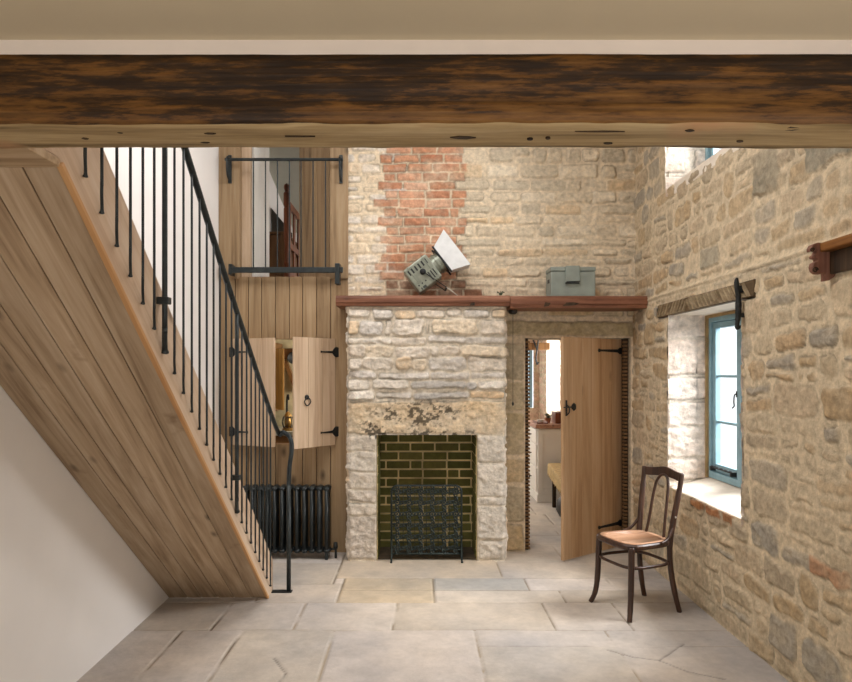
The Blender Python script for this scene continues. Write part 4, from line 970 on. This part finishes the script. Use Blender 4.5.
# ================================================================ the great beam
def beam():
    x0, x1, y0, y1, z0, z1 = XL, 2.4, 1.58, 1.743, 2.137, 2.304
    th = thing('ceiling_beam', 'massive old timber ceiling beam with dark worn stain', 'beam', (0, 1.66, z0))
    n = 300; xs = np.linspace(x0, x1, n); prof = []
    m = 10
    sec = [(0, v) for v in np.linspace(1, 0, m+1)][:-1]+[(v, 0) for v in np.linspace(0, 1, m+1)][:-1]+[(1, v) for v in np.linspace(0, 1, 4)][:-1]+[(v, 1) for v in np.linspace(1, 0, 4)][:-1]
    K = len(sec); vs_ = []; 
    for i, x in enumerate(xs):
        xa = np.array([x])
        for a, c in sec:
            fy = fz = 0
            if a == 0: fy = .0016*float(fbm(xa*9, xa*0+c*9, 3)[0])*2+.010*float(fbm(xa*1.3, xa*0+c*2, 4)[0])-.003*math.exp(-((c-.42-.1*float(fbm(xa, xa*0, 44)[0]))/.05)**2)*-1
            if c == 0: fz = .008*float(fbm(xa*1.6, xa*0+a*2, 5)[0])+.006*float(fbm(xa*10, xa*0+a*6, 6)[0])
            er = .006 if (a == 0 and c == 0) else 0
            vs_.append(Vector((x, y0+(y1-y0)*a+fy+er, z0+(z1-z0)*c+fz+er+(.012*max(0, float(fbm(xa*3.1, xa*0, 8)[0])) if c == 0 and a < .2 else 0))))
    mb = MB(); 
    fs = []; mi = []
    for i in range(n-1):
        for k in range(K):
            fs.append((i*K+k, i*K+(k+1) % K, (i+1)*K+(k+1) % K, (i+1)*K+k)); mi.append(0 if k < m-0 else (1 if k < 2*m else 1))
    mb.add(vs_, fs); mb.add([], [tuple(range(K)), tuple((n-1)*K+k for k in range(K))]); mb.mi = mi+[1, 1]
    mb.f[-2:] = [tuple(range(K)), tuple((n-1)*K+k for k in range(K))]
    mb.build('timber', [M_beam, M_beamunder], th, smooth=True)
    # splits and chips along the lower arris
    ch = MB(); rr_ = random.Random(12)
    for px, py, ln, t in [(463, 137, 26, 2.2), (600, 131, 50, .8), (690, 130, 10, 1.6), (792, 128, 22, 2.4), (210, 133, 12, 1.2), (85, 138, 7, 1.4), (120, 132, 6, 1.2), (205, 142, 9, 1), (530, 139, 6, 1.2), (548, 138, 5, 1.4), (608, 143, 9, .9), (740, 141, 7, 1.2), (300, 136, 30, .5)]:
        Y = 587/665*0+.587*665/(CY-py); p = P(px, py, Y); l = ln/F*Y/2; t_ = t/F*Y
        ol = [(-l, 0), (-l*.4, t_*.9), (l*.3, t_*1.1), (l, t_*.2), (l*.5, -t_*.5), (-l*.3, -t_*.7)]
        ch.add([Vector((p.x+a, Y+c*2, p.z-.0022)) for a, c in ol]+[Vector((p.x+a, Y+c*2, p.z+.006)) for a, c in ol], [tuple(range(6)), tuple(range(11, 5, -1))]+[(i, i+6, (i+1) % 6+6, (i+1) % 6) for i in range(6)])
    ch.build('splits', M_dark, th)
beam()

# ================================================================ carved lintel over the window, iron bracket, shelf on the right
ln = thing('carved_lintel', 'weathered timber window lintel cut with slanting grooves', 'lintel', (XR, 4.40, 1.965))
LX = XR-.012
MB().box(LX, XR+.03, 3.66, 5.13, 1.967, 2.062).build('board', M_lintelb, ln, bevel=.004)
gv = MB(); Yc = 5.10; rr_ = random.Random(3)
while Yc > 3.70:
    s = 1 if Yc > 4.58 else -1; wd = rr_.uniform(.024, .032); dz_ = .045; dy = s*.075
    z0, z1 = 1.972, 2.057; a = min(Yc+dy*.5, 5.12); c = min(Yc-dy*.5, 5.12)
    vs_ = [Vector((LX+.001, a, z0)), Vector((LX+.001, a-wd, z0)), Vector((LX+.001, c-wd, z1)), Vector((LX+.001, c, z1))]
    ap = Vector((-.016, 0, 0)); v2 = [v+ap for v in vs_]
    for q, v in enumerate(v2): v.y += (.004 if q in (1, 2) else -.004)
    gv.add(vs_+v2, [(0, 1, 2, 3), (7, 6, 5, 4), (0, 4, 5, 1), (1, 5, 6, 2), (2, 6, 7, 3), (3, 7, 4, 0)]); Yc -= .056
gv.build('carved_ridges', M_lintel, ln)

ib = thing('iron_bracket', 'black wrought iron shutter hook fixed upright on the carved lintel', 'hook', (1.82, 3.77, 1.85))
q = MB(); X_ = 1.815; y_ = 3.775
pts = smoothpath([(X_-.004, y_, 2.085), (X_-.007, y_, 2.06), (X_-.003, y_, 2.02), (X_+.003, y_, 1.97), (X_+.004, y_, 1.90), (X_+.002, y_, 1.86), (X_-.003, y_, 1.825), (X_-.006, y_, 1.80)], 5)
q.tube(pts, [.005, .007, .009, .011, .012]+[.014]*12+[.017]*6+[.015]*5+[.012]*4+[.010]*3+[.008], 10)
q.build('hook_stem', M_ironflat, ib, smooth=True)
MB().tube(smoothpath([(X_-.012, y_, 1.81), (X_-.005, y_, 1.795), (X_+.010, y_, 1.80), (X_+.012, y_, 1.815)], 4), .006, 8).build('curl', M_ironflat, ib, smooth=True)
MB().box(X_, XR+.0, y_-.012, y_+.012, 2.00, 2.04).build('fixing_lug', M_ironflat, ib, bevel=.003)
MB().box(X_+.0, XR+.02, y_-.012, y_+.012, 1.86, 1.885).build('fixing_lug', M_ironflat, ib, bevel=.003)

rs_ = thing('wall_shelf', 'thick orange-brown timber shelf on a carved scroll bracket, right wall', 'shelf', (1.80, 2.4, 2.05))
MB().box(1.79, XR+.01, 1.80, 3.02, 2.085, 2.125).build('board', M_orange, rs_, bevel=.006)
MB().box(1.832, XR+.01, 1.80, 2.96, 1.985, 2.084).build('backboard', M_dark, rs_, bevel=.004)
sc = []
for px, py in [(831, 246), (822, 244.5), (813, 244), (808, 246), (806, 249.5), (806.5, 253), (809, 252), (811, 250.5), (812.5, 252), (811, 255), (808.5, 257), (809, 259.5), (812, 260), (813, 262), (809, 264), (808, 268), (809, 272), (812, 274.5), (817, 275), (820, 274), (820.5, 277), (820, 282), (824, 281.5), (828, 279), (831.5, 276), (832.5, 272)]:
    v = P(px, py, 3.0); sc.append((v.x, v.z))
bk_ = MB().prism(sc, 2.96, 3.0, lambda a, c, d: Vector((a, d, c))).build('scroll_bracket', wood('pinkish_carved_wood', (84, 54, 40), (126, 86, 70), (156, 112, 92), 'Z', island=0, knots=False), rs_, bevel=.004)
v = P(812, 250, 2.96); MB().tube([(v.x+.0+.010*math.cos(t)*(1-t/12), 2.957, v.z+.010*math.sin(t)*(1-t/12)) for t in [i*.5 for i in range(18)]], .0025, 6).build('carved_scroll', M_dark, bk_)
v = P(815, 270, 2.96); MB().tube([(v.x+.0+.013*math.cos(t)*(1-t/12), 2.957, v.z+.013*math.sin(t)*(1-t/12)) for t in [i*.5 for i in range(18)]], .003, 6).build('carved_scroll', M_dark, bk_)

# ================================================================ bentwood chair
ch = thing('bentwood_chair', 'dark bentwood chair with worn tan seat beside the window wall', 'chair', (1.42, 4.375, 0), R(-69))
def seat_outline(w_f, w_b, d, n=28):
    out = []
    for i in range(n):
        a = 2*PI*i/n; c, s = math.cos(a), math.sin(a)
        e = .54; x = math.copysign(abs(c)**e, c); y = math.copysign(abs(s)**e, s)
        wdt = w_f+(w_b-w_f)*(y+1)/2; out.append((x*wdt/2, y*d/2))
    return out
so = seat_outline(.42, .355, .40)
m = MB(); n = len(so)
vs_ = []; 
for zz, f in ((.432, .97), (.442, 1.0), (.458, 1.0), (.466, .97)):
    vs_ += [Vector((x*f, y*f, zz)) for x, y in so]
m.add(vs_, [tuple(range(n))[::-1]]+[(r_*n+i, r_*n+(i+1) % n, (r_+1)*n+(i+1) % n, (r_+1)*n+i) for r_ in range(3) for i in range(n)]+[tuple(3*n+i for i in range(n))])
m.build('seat_frame', M_bent, ch, local=True, smooth=False)
m = MB(); vs_ = []; lv = [(.905, .4665), (.90, .4685), (.7, .4655), (.4, .4635)]
for f, zz in lv: vs_ += [Vector((x*f, y*f, zz)) for x, y in so]
vs_.append(Vector((0, 0, .463)))
m.add(vs_, [(r_*n+i, r_*n+(i+1) % n, (r_+1)*n+(i+1) % n, (r_+1)*n+i) for r_ in range(3) for i in range(n)]+[(3*n+i, 3*n+(i+1) % n, 4*n) for i in range(n)]+[tuple(range(n))[::-1]])
m.build('seat', M_seat, ch, local=True, smooth=True)
for s in (-1, 1):
    MB().tube(smoothpath([(s*.165, -.150, .450), (s*.168, -.155, .33), (s*.172, -.162, .16), (s*.182, -.175, .06), (s*.20, -.195, .0)], 5), [.020]*6+[.019]*5+[.0175]*5+[.016]*5, 10).build('leg', M_bent, ch, local=True, smooth=True)
# rear posts run in one bend from floor to crest
for s in (-1, 1):
    MB().tube(smoothpath([(s*.168, .225, 0), (s*.160, .195, .12), (s*.150, .170, .28), (s*.148, .165, .44), (s*.160, .190, .62), (s*.174, .222, .80), (s*.178, .235, .895)], 5), [.0165]*5+[.018]*10+[.019]*10+[.016]*6, 10).build('rear_leg', M_bent, ch, local=True, smooth=True)
hoop = [(x, y, .318) for x, y in seat_outline(.375, .345, .355, 36)]
MB().tube(hoop, .0105, 8, closed=True).build('stretcher_hoop', M_bent, ch, local=True, smooth=True)
# shaped crest rail, curved back, humped in the middle
cr = MB(); K = 16; rings = []
for i in range(K+1):
    t = -1+2*i/K; x = t*.186; y = .228+.030*(1-t*t); top = .895+.020*math.exp(-(t*2.2)**2)+(.004 if abs(t) > .9 else 0); bot = .845+.006*math.cos(t*PI)
    rings.append([(x, y-.010, bot), (x, y+.010, bot), (x, y+.012, top), (x, y-.008, top)])
vs_ = [Vector(v) for r_ in rings for v in r_]
cr.add(vs_, [(i*4+k, i*4+(k+1) % 4, (i+1)*4+(k+1) % 4, (i+1)*4+k) for i in range(K) for k in range(4)]+[(0, 1, 2, 3), (K*4+3, K*4+2, K*4+1, K*4)])
cr.build('crest_rail', M_bent, ch, bevel=.004, local=True)
hb = smoothpath([(-.085, .170, .462), (-.075, .188, .56), (-.068, .212, .70), (-.058, .232, .80), (-.034, .244, .848), (0, .248, .862), (.034, .244, .848), (.058, .232, .80), (.068, .212, .70), (.075, .188, .56), (.085, .170, .462)], 5)
MB().tube(hb, .0095, 8).build('back_hoop', M_bent, ch, local=True, smooth=True)
for s in (-1, 1):
    MB().tube(smoothpath([(s*.160, .190, .60), (s*.166, .170, .54), (s*.178, .120, .480), (s*.188, .06, .462)], 5), [.008]*6+[.010]*6+[.009]*4, 8).build('hip_brace', M_bent, ch, local=True, smooth=True)
sx = MB(); sx.lathe([(.001, 0), (.007, 0), (.005, .003), (.001, .003)], 8, Matrix.Translation((.1775, .186, .615)) @ Matrix.Rotation(PI/2, 4, 'Y')); sx.build('screw_cap', plain('bright_screw', (210, 206, 196), .3, metal=.6), ch, local=True)

# ================================================================ through the doorway: kitchen end
cb = thing('kitchen_cabinet', 'white panelled kitchen cabinet seen through the doorway', 'cabinet', (1.64, 8.3, 0))
cx0, cx1, cy0, cy1 = 1.43, 1.84, 7.93, 8.62
MB().box(cx0, cx1, cy0, cy1, .0, .875).build('carcass', M_cab, cb, bevel=.003)
MB().box(cx0-.012, cx1, cy0-.012, cy1, 0, .09).build('plinth', M_cab, cb, bevel=.004)
m = MB(); m.box(cx0, cx0+.06, cy0-.010, cy0, .09, .87).box(cx1-.06, cx1, cy0-.010, cy0, .09, .87).box(cx0+.06, cx1-.06, cy0-.010, cy0, .81, .87).box(cx0+.06, cx1-.06, cy0-.010, cy0, .09, .16); m.build('end_panel', M_cab, cb, bevel=.002)
for z0_, z1_ in ((.70, .86), (.42, .68), (.12, .40)):
    d_ = MB().box(cx0-.018, cx0-.001, cy0+.03, cy1-.03, z0_, z1_).build('drawer', M_cab, cb, bevel=.003)
    MB().lathe([(.001, 0), (.006, 0), (.006, .014), (.016, .018), (.016, .028), (.001, .032)], 12, Matrix.Translation((cx0-.018, (cy0+cy1)/2, (z0_+z1_)/2)) @ Matrix.Rotation(-PI/2, 4, 'Y')).build('knob', M_ironflat, d_)
MB().box(cx0-.03, cx1, cy0-.03, cy1+.0, .876, .925).build('worktop', M_worktop, cb, bevel=.005)
tb = thing('wooden_crate', 'small brown wooden box on the kitchen cabinet worktop', 'box', (1.74, 8.2, .925))
MB().box(1.665, 1.83, 8.05, 8.3, .9265, 1.05).build('crate_body', M_redwood, tb, bevel=.004)
MB().box(1.66, 1.835, 8.045, 8.305, 1.052, 1.066).build('lid', M_redwood, tb, bevel=.003)
ps = thing('potted_herb', 'small green potted herb on the kitchen cabinet worktop', 'plant', (1.60, 8.2, .925))
MB().lathe([(.001, .926), (.03, .926), (.04, .975), (.043, .985), (.034, .985), (.001, .975)], 16, Matrix.Translation((1.60, 8.2, 0))).build('pot', plain('terracotta', (150, 92, 62), .8), ps)
m = MB(); rr_ = random.Random(5)
for i in range(26):
    a = rr_.uniform(0, 2*PI); e = rr_.uniform(.2, 1.2); l = rr_.uniform(.03, .075); p = Vector((1.60, 8.2, .98)); d = Vector((math.cos(a)*math.cos(e), math.sin(a)*math.cos(e), math.sin(e))); q_ = p+d*l; sd = d.cross(Vector((0, 0, 1))).normalized()*.011
    m.tube([p, p+d*l*.6], .0015, 4); m.add([q_-d*.03, q_-d*.012+sd, q_+d*.012, q_-d*.012-sd], [(0, 1, 2, 3)])
m.build('foliage', M_green, ps)
sh_ = thing('serving_tray', 'shallow tray with dark and red items on the worktop', 'tray', (1.49, 8.15, .925))
MB().box(1.43, 1.56, 7.98, 8.30, .9265, .935).box(1.43, 1.436, 7.98, 8.30, .935, .955).box(1.554, 1.56, 7.98, 8.30, .935, .955).build('tray_base', M_redwood, sh_)
MB().lathe([(.001, .936), (.03, .936), (.045, .97), (.042, .97), (.001, .945)], 14, Matrix.Translation((1.49, 8.10, 0))).build('dish', M_cab, sh_)
kbm = thing('kitchen_beam', 'short dark timber beam end above the kitchen doorway view', 'beam', (1.4, 9.3, 1.9))
MB().box(1.50, 1.845, 9.30, 9.45, 1.86, 1.96).build('timber', M_brownwood, kbm, bevel=.006)
hk = thing('hanging_hook', 'black iron hook hanging from the kitchen beam end', 'hook', (1.62, 9.2, 1.86))
MB().tube(smoothpath([(1.68, 9.285, 2.0), (1.66, 9.27, 1.86), (1.645, 9.27, 1.74), (1.66, 9.27, 1.66), (1.68, 9.27, 1.69)], 5), .012, 8).tube([(1.60, 9.285, 2.02), (1.66, 9.27, 1.86)], .012, 8).build('hook_stem', M_ironflat, hk)
be = thing('cloth_covered_bench', 'low bench under a tan fringed cloth inside the doorway', 'bench', (1.62, 7.0, 0))
A_ = P(547, 460, 7.7); B_ = Vector((1.42, 6.45, 0))
m = MB(); m.prism([(1.52, 7.72), (1.40, 6.40), (1.83, 6.40), (1.83, 7.72)], .455, .485, lambda a, c, d: Vector((a, c, d))); m.build('bench_top', M_brownwood, be)
for x, y in ((1.56, 7.62), (1.47, 6.50), (1.79, 7.62), (1.79, 6.50)): MB().box(x-.02, x+.02, y-.02, y+.02, 0, .454).build('leg', M_dark, be, bevel=.002)
cl = MB(); K = 46; pts = []
edge = [(1.80, 7.735)]*0+[(1.515, 7.735)]; top = []; 
for i in range(K+1):
    t = i/K; x = 1.513-.123*t; y = 7.73-1.34*t; top.append((x, y))
vs_ = []
for i, (x, y) in enumerate(top): vs_ += [Vector((1.835, y, .492)), Vector((x+.003, y, .492)), Vector((x-.006+.003*math.sin(i*1.3), y, .475)), Vector((x-.010+.008*math.sin(i*1.3), y, .37+(.010 if i % 2 else -.012)))]
cl.add(vs_, [(i*4+k, i*4+k+1, (i+1)*4+k+1, (i+1)*4+k) for i in range(K) for k in range(3)])
clo = cl.build('cloth', M_cloth, None, smooth=False); so_ = clo.modifiers.new('thick', 'SOLIDIFY'); so_.thickness = .004
clo.name = 'bench_cloth'; tag(clo, 'tan cloth with a fringed edge draped over the kitchen bench', 'cloth')
bg_ = thing('dark_bag', 'dark bag stowed on the floor beneath the kitchen bench', 'bag', (1.62, 7.2, 0))
m = MB().lathe([(.001, 0), (.12, .0), (.15, .06), (.14, .16), (.09, .22), (.001, .24)], 18, Matrix.Translation((1.64, 7.15, 0)) @ Matrix.Diagonal((1, 1.5, 1, 1))); m.build('bag_body', M_black, bg_, smooth=True)
MB().tube(smoothpath([(1.60, 7.05, .22), (1.58, 7.10, .30), (1.58, 7.2, .30), (1.60, 7.25, .22)], 4), .008, 6).build('strap', M_black, bg_)

# through the hatch
ct = thing('kitchen_counter', 'stone-topped kitchen counter behind the wall hatch', 'counter', (-1.2, 6.9, 0))
MB().box(-1.69, -.55, 6.5, 7.1, 0, .93).build('counter_body', M_brownwood, ct, bevel=.004)
MB().box(-1.70, -.52, 6.46, 7.12, .932, .97).build('worktop', plain('grey_worktop', (158, 152, 134), .5), ct, bevel=.004)
cu = thing('wall_cupboard', 'ochre pine cupboard with its door ajar inside the hatch', 'cupboard', (-1.45, 6.9, 1.2))
MB().box(-1.70, -1.45, 6.76, 7.12, 1.15, 1.85).build('cupboard_body', M_brownwood, cu, bevel=.004)
M_ochrewood = wood('ochre_pine', (120, 82, 30), (150, 108, 46), (168, 128, 64), 'Z', island=0)
dd = MB(); hx, hy = -1.50, 6.74; fx, fy = -1.31, 6.44; dz = Vector((fx-hx, fy-hy, 0)).normalized(); nn = Vector((-dz.y, dz.x, 0))
vs_ = [Vector((hx, hy, z))+dz*a+nn*c for z in (1.18, 1.78) for c in (0, .02) for a in (0, .35)]
dd.add(vs_, [(0, 2, 3, 1), (4, 5, 7, 6), (0, 1, 5, 4), (2, 6, 7, 3), (0, 4, 6, 2), (1, 3, 7, 5)]); dd = dd.build('door', M_ochrewood, cu, bevel=.003)
for z in (1.50, 1.36):
    c_ = Vector((hx, hy, z))+dz*.06-nn*.0
    MB().lathe([(.001, -.012), (.014, -.010), (.014, .010), (.001, .012)], 10, Matrix.Translation(c_-nn*.004)).build('knob', M_black, dd)
lt_ = thing('brass_lantern', 'small caged brass lantern standing on the counter inside the hatch', 'lantern', (-1.30, 6.56, .90))
lc = Matrix.Translation((-1.285, 6.58, .971))
MB().lathe([(.001, 0), (.055, 0), (.058, .02), (.045, .03), (.001, .03)], 16, lc).build('lantern_base', M_brass, lt_)
MB().lathe([(.045, .14), (.03, .165), (.012, .185), (.001, .19)], 16, lc).build('lantern_cap', M_brass, lt_)
m = MB()
for i in range(8):
    a = 2*PI*i/8; m.tube(smoothpath([(-1.285+.045*math.cos(a), 6.58+.045*math.sin(a), 1.00), (-1.285+.06*math.cos(a), 6.58+.06*math.sin(a), 1.055), (-1.285+.045*math.cos(a), 6.58+.045*math.sin(a), 1.112)], 3), .004, 6)
m.build('cage', M_black, lt_)
MB().lathe([(.001, .03), (.028, .032), (.036, .08), (.026, .135), (.001, .137)], 14, lc).build('globe', M_brass, lt_, smooth=True)
ta = thing('kitchen_tap', 'dark swan-neck kitchen tap rising behind the counter', 'tap', (-1.22, 6.95, .90))
MB().tube(smoothpath([(-1.37, 6.95, .972), (-1.37, 6.95, 1.22), (-1.362, 6.93, 1.29), (-1.34, 6.86, 1.31), (-1.325, 6.80, 1.27)], 5), .011, 8).lathe([(.001, .972), (.026, .972), (.02, 1.0), (.001, 1.0)], 12, Matrix.Translation((-1.37, 6.95, 0))).build('spout', M_ironflat, ta)
pot = thing('hanging_pan', 'dark round pan hanging on the wall inside the hatch', 'pan', (-1.11, 7.1, 1.5))
MB().lathe([(.001, 0), (.055, 0), (.065, .035), (.060, .035), (.001, .006)], 20, Matrix.Translation((-1.315, 7.05, 1.70)) @ Matrix.Rotation(PI/2, 4, 'X')).build('pan_body', M_black, pot)
MB().box(-1.325, -1.305, 7.035, 7.05, 1.755, 1.86).build('handle', M_black, pot)
struct(MB().box(-1.75, -.4, 7.14, 7.2, 0, 2.25).build('wall_kitchen_splashback', plain('cream_wall', (186, 172, 136), .8)))
br_ = thing('wooden_brace', 'slanting brown timber brace on the kitchen wall inside the hatch', 'brace', (-1.15, 7.05, 1.2))
mm_ = MB(); mm_.prism([(-1.44, 1.80), (-1.22, 1.80), (-1.22, 1.66), (-1.44, 1.69)], 7.06, 7.139, lambda a, c, d: Vector((a, d, c))); mm_.prism([(-1.44, 1.68), (-1.40, 1.68), (-1.27, 1.36), (-1.31, 1.34)], 7.06, 7.139, lambda a, c, d: Vector((a, d, c))); mm_.build('timber', M_brownwood, br_, bevel=.004)

# upper room seen through the railing
struct(MB().box(-1.9, 1.0, 5.80, 9.3, 2.351, 2.366).build('floor_bedroom', M_brownwood))
def leaf(nm, h, f, z0, z1, n, mat, label, cat='shutter'):
    d = Vector((f[0]-h[0], f[1]-h[1], 0)); L_ = d.length
    t = thing(nm, label, cat, (h[0], h[1], z0), math.atan2(d.y, d.x)); m = MB()
    for i in range(n): m.box(L_*i/n+.0015, L_*(i+1)/n-.0015, -.012, .012, 0.002, z1-z0)
    m.build('board_panel', mat, t, bevel=.003, local=True)
    for zz in ((.25, 1.05) if n > 3 else ()): MB().box(.03, L_-.03, -.03, -.0125, zz, zz+.08).build('batten', mat, t, bevel=.003, local=True)
leaf('bedroom_shutter', (-.765, 5.82), (-1.115, 6.30), 2.368, 3.74, 5, M_boardv, 'tall brown boarded shutter folded back on the right of the high opening')
leaf('bedroom_shutter', (-1.45, 5.86), (-1.40, 6.22), 2.368, 3.74, 3, M_cab, 'narrow white boarded shutter folded back on the left of the high opening')
struct(MB().box(-1.70, -1.455, 5.775, 5.835, 2.366, 4.2).build('trim_11', M_boardl, bevel=.003))
bd_ = thing('bed_end', 'turned mahogany bed end with ball finial behind the railing', 'bed', (-1.42, 7.6, 2.366))
zf = 2.366
def post(nm, x, y):
    prof = [(.035, 0), (.035, .3), (.026, .32), (.034, .36), (.024, .42), (.030, .6), (.034, .62), (.034, .95), (.026, .97), (.036, 1.0), (.036, 1.12), (.02, 1.14), (.03, 1.165), (.034, 1.185), (.028, 1.21), (.001, 1.23)]
    MB().lathe(prof, 14, Matrix.Translation((x, y, zf))).build(nm, M_redwood, bd_, smooth=False)
post('post', -1.42, 7.2); post('post', -1.42, 8.45)
for za, zc_ in ((.98, 1.06), (.55, .62), (.2, .3)): MB().box(-1.435, -1.405, 7.23, 8.42, zf+za, zf+zc_).build('rail', M_redwood, bd_, bevel=.004)
for y in (7.35, 7.62, 7.9, 8.2): MB().box(-1.428, -1.412, y-.05, y+.05, zf+.3, zf+.98).build('splat', M_redwood, bd_, bevel=.003)
pn = thing('wooden_chest', 'brown panelled wooden chest behind the railing at the bedroom wall', 'chest', (-1.62, 7.6, 2.366))
MB().box(-1.705, -1.46, 7.35, 8.1, 2.368, 3.07).build('chest_body', M_brownwood, pn, bevel=.004)
MB().box(-1.705, -1.45, 7.33, 8.12, 3.072, 3.10).build('lid', M_brownwood, pn, bevel=.004)
ms = thing('leaning_board', 'dark grey slanting board standing on the wooden bedroom chest', 'board', (-1.6, 7.6, 3.1))
MB().prism([(-1.70, 3.101), (-1.70, 3.45), (-1.46, 3.16), (-1.46, 3.101)], 7.7, 7.72, lambda a, c, d: Vector((a, d, c))).build('board_face', M_grey, ms)
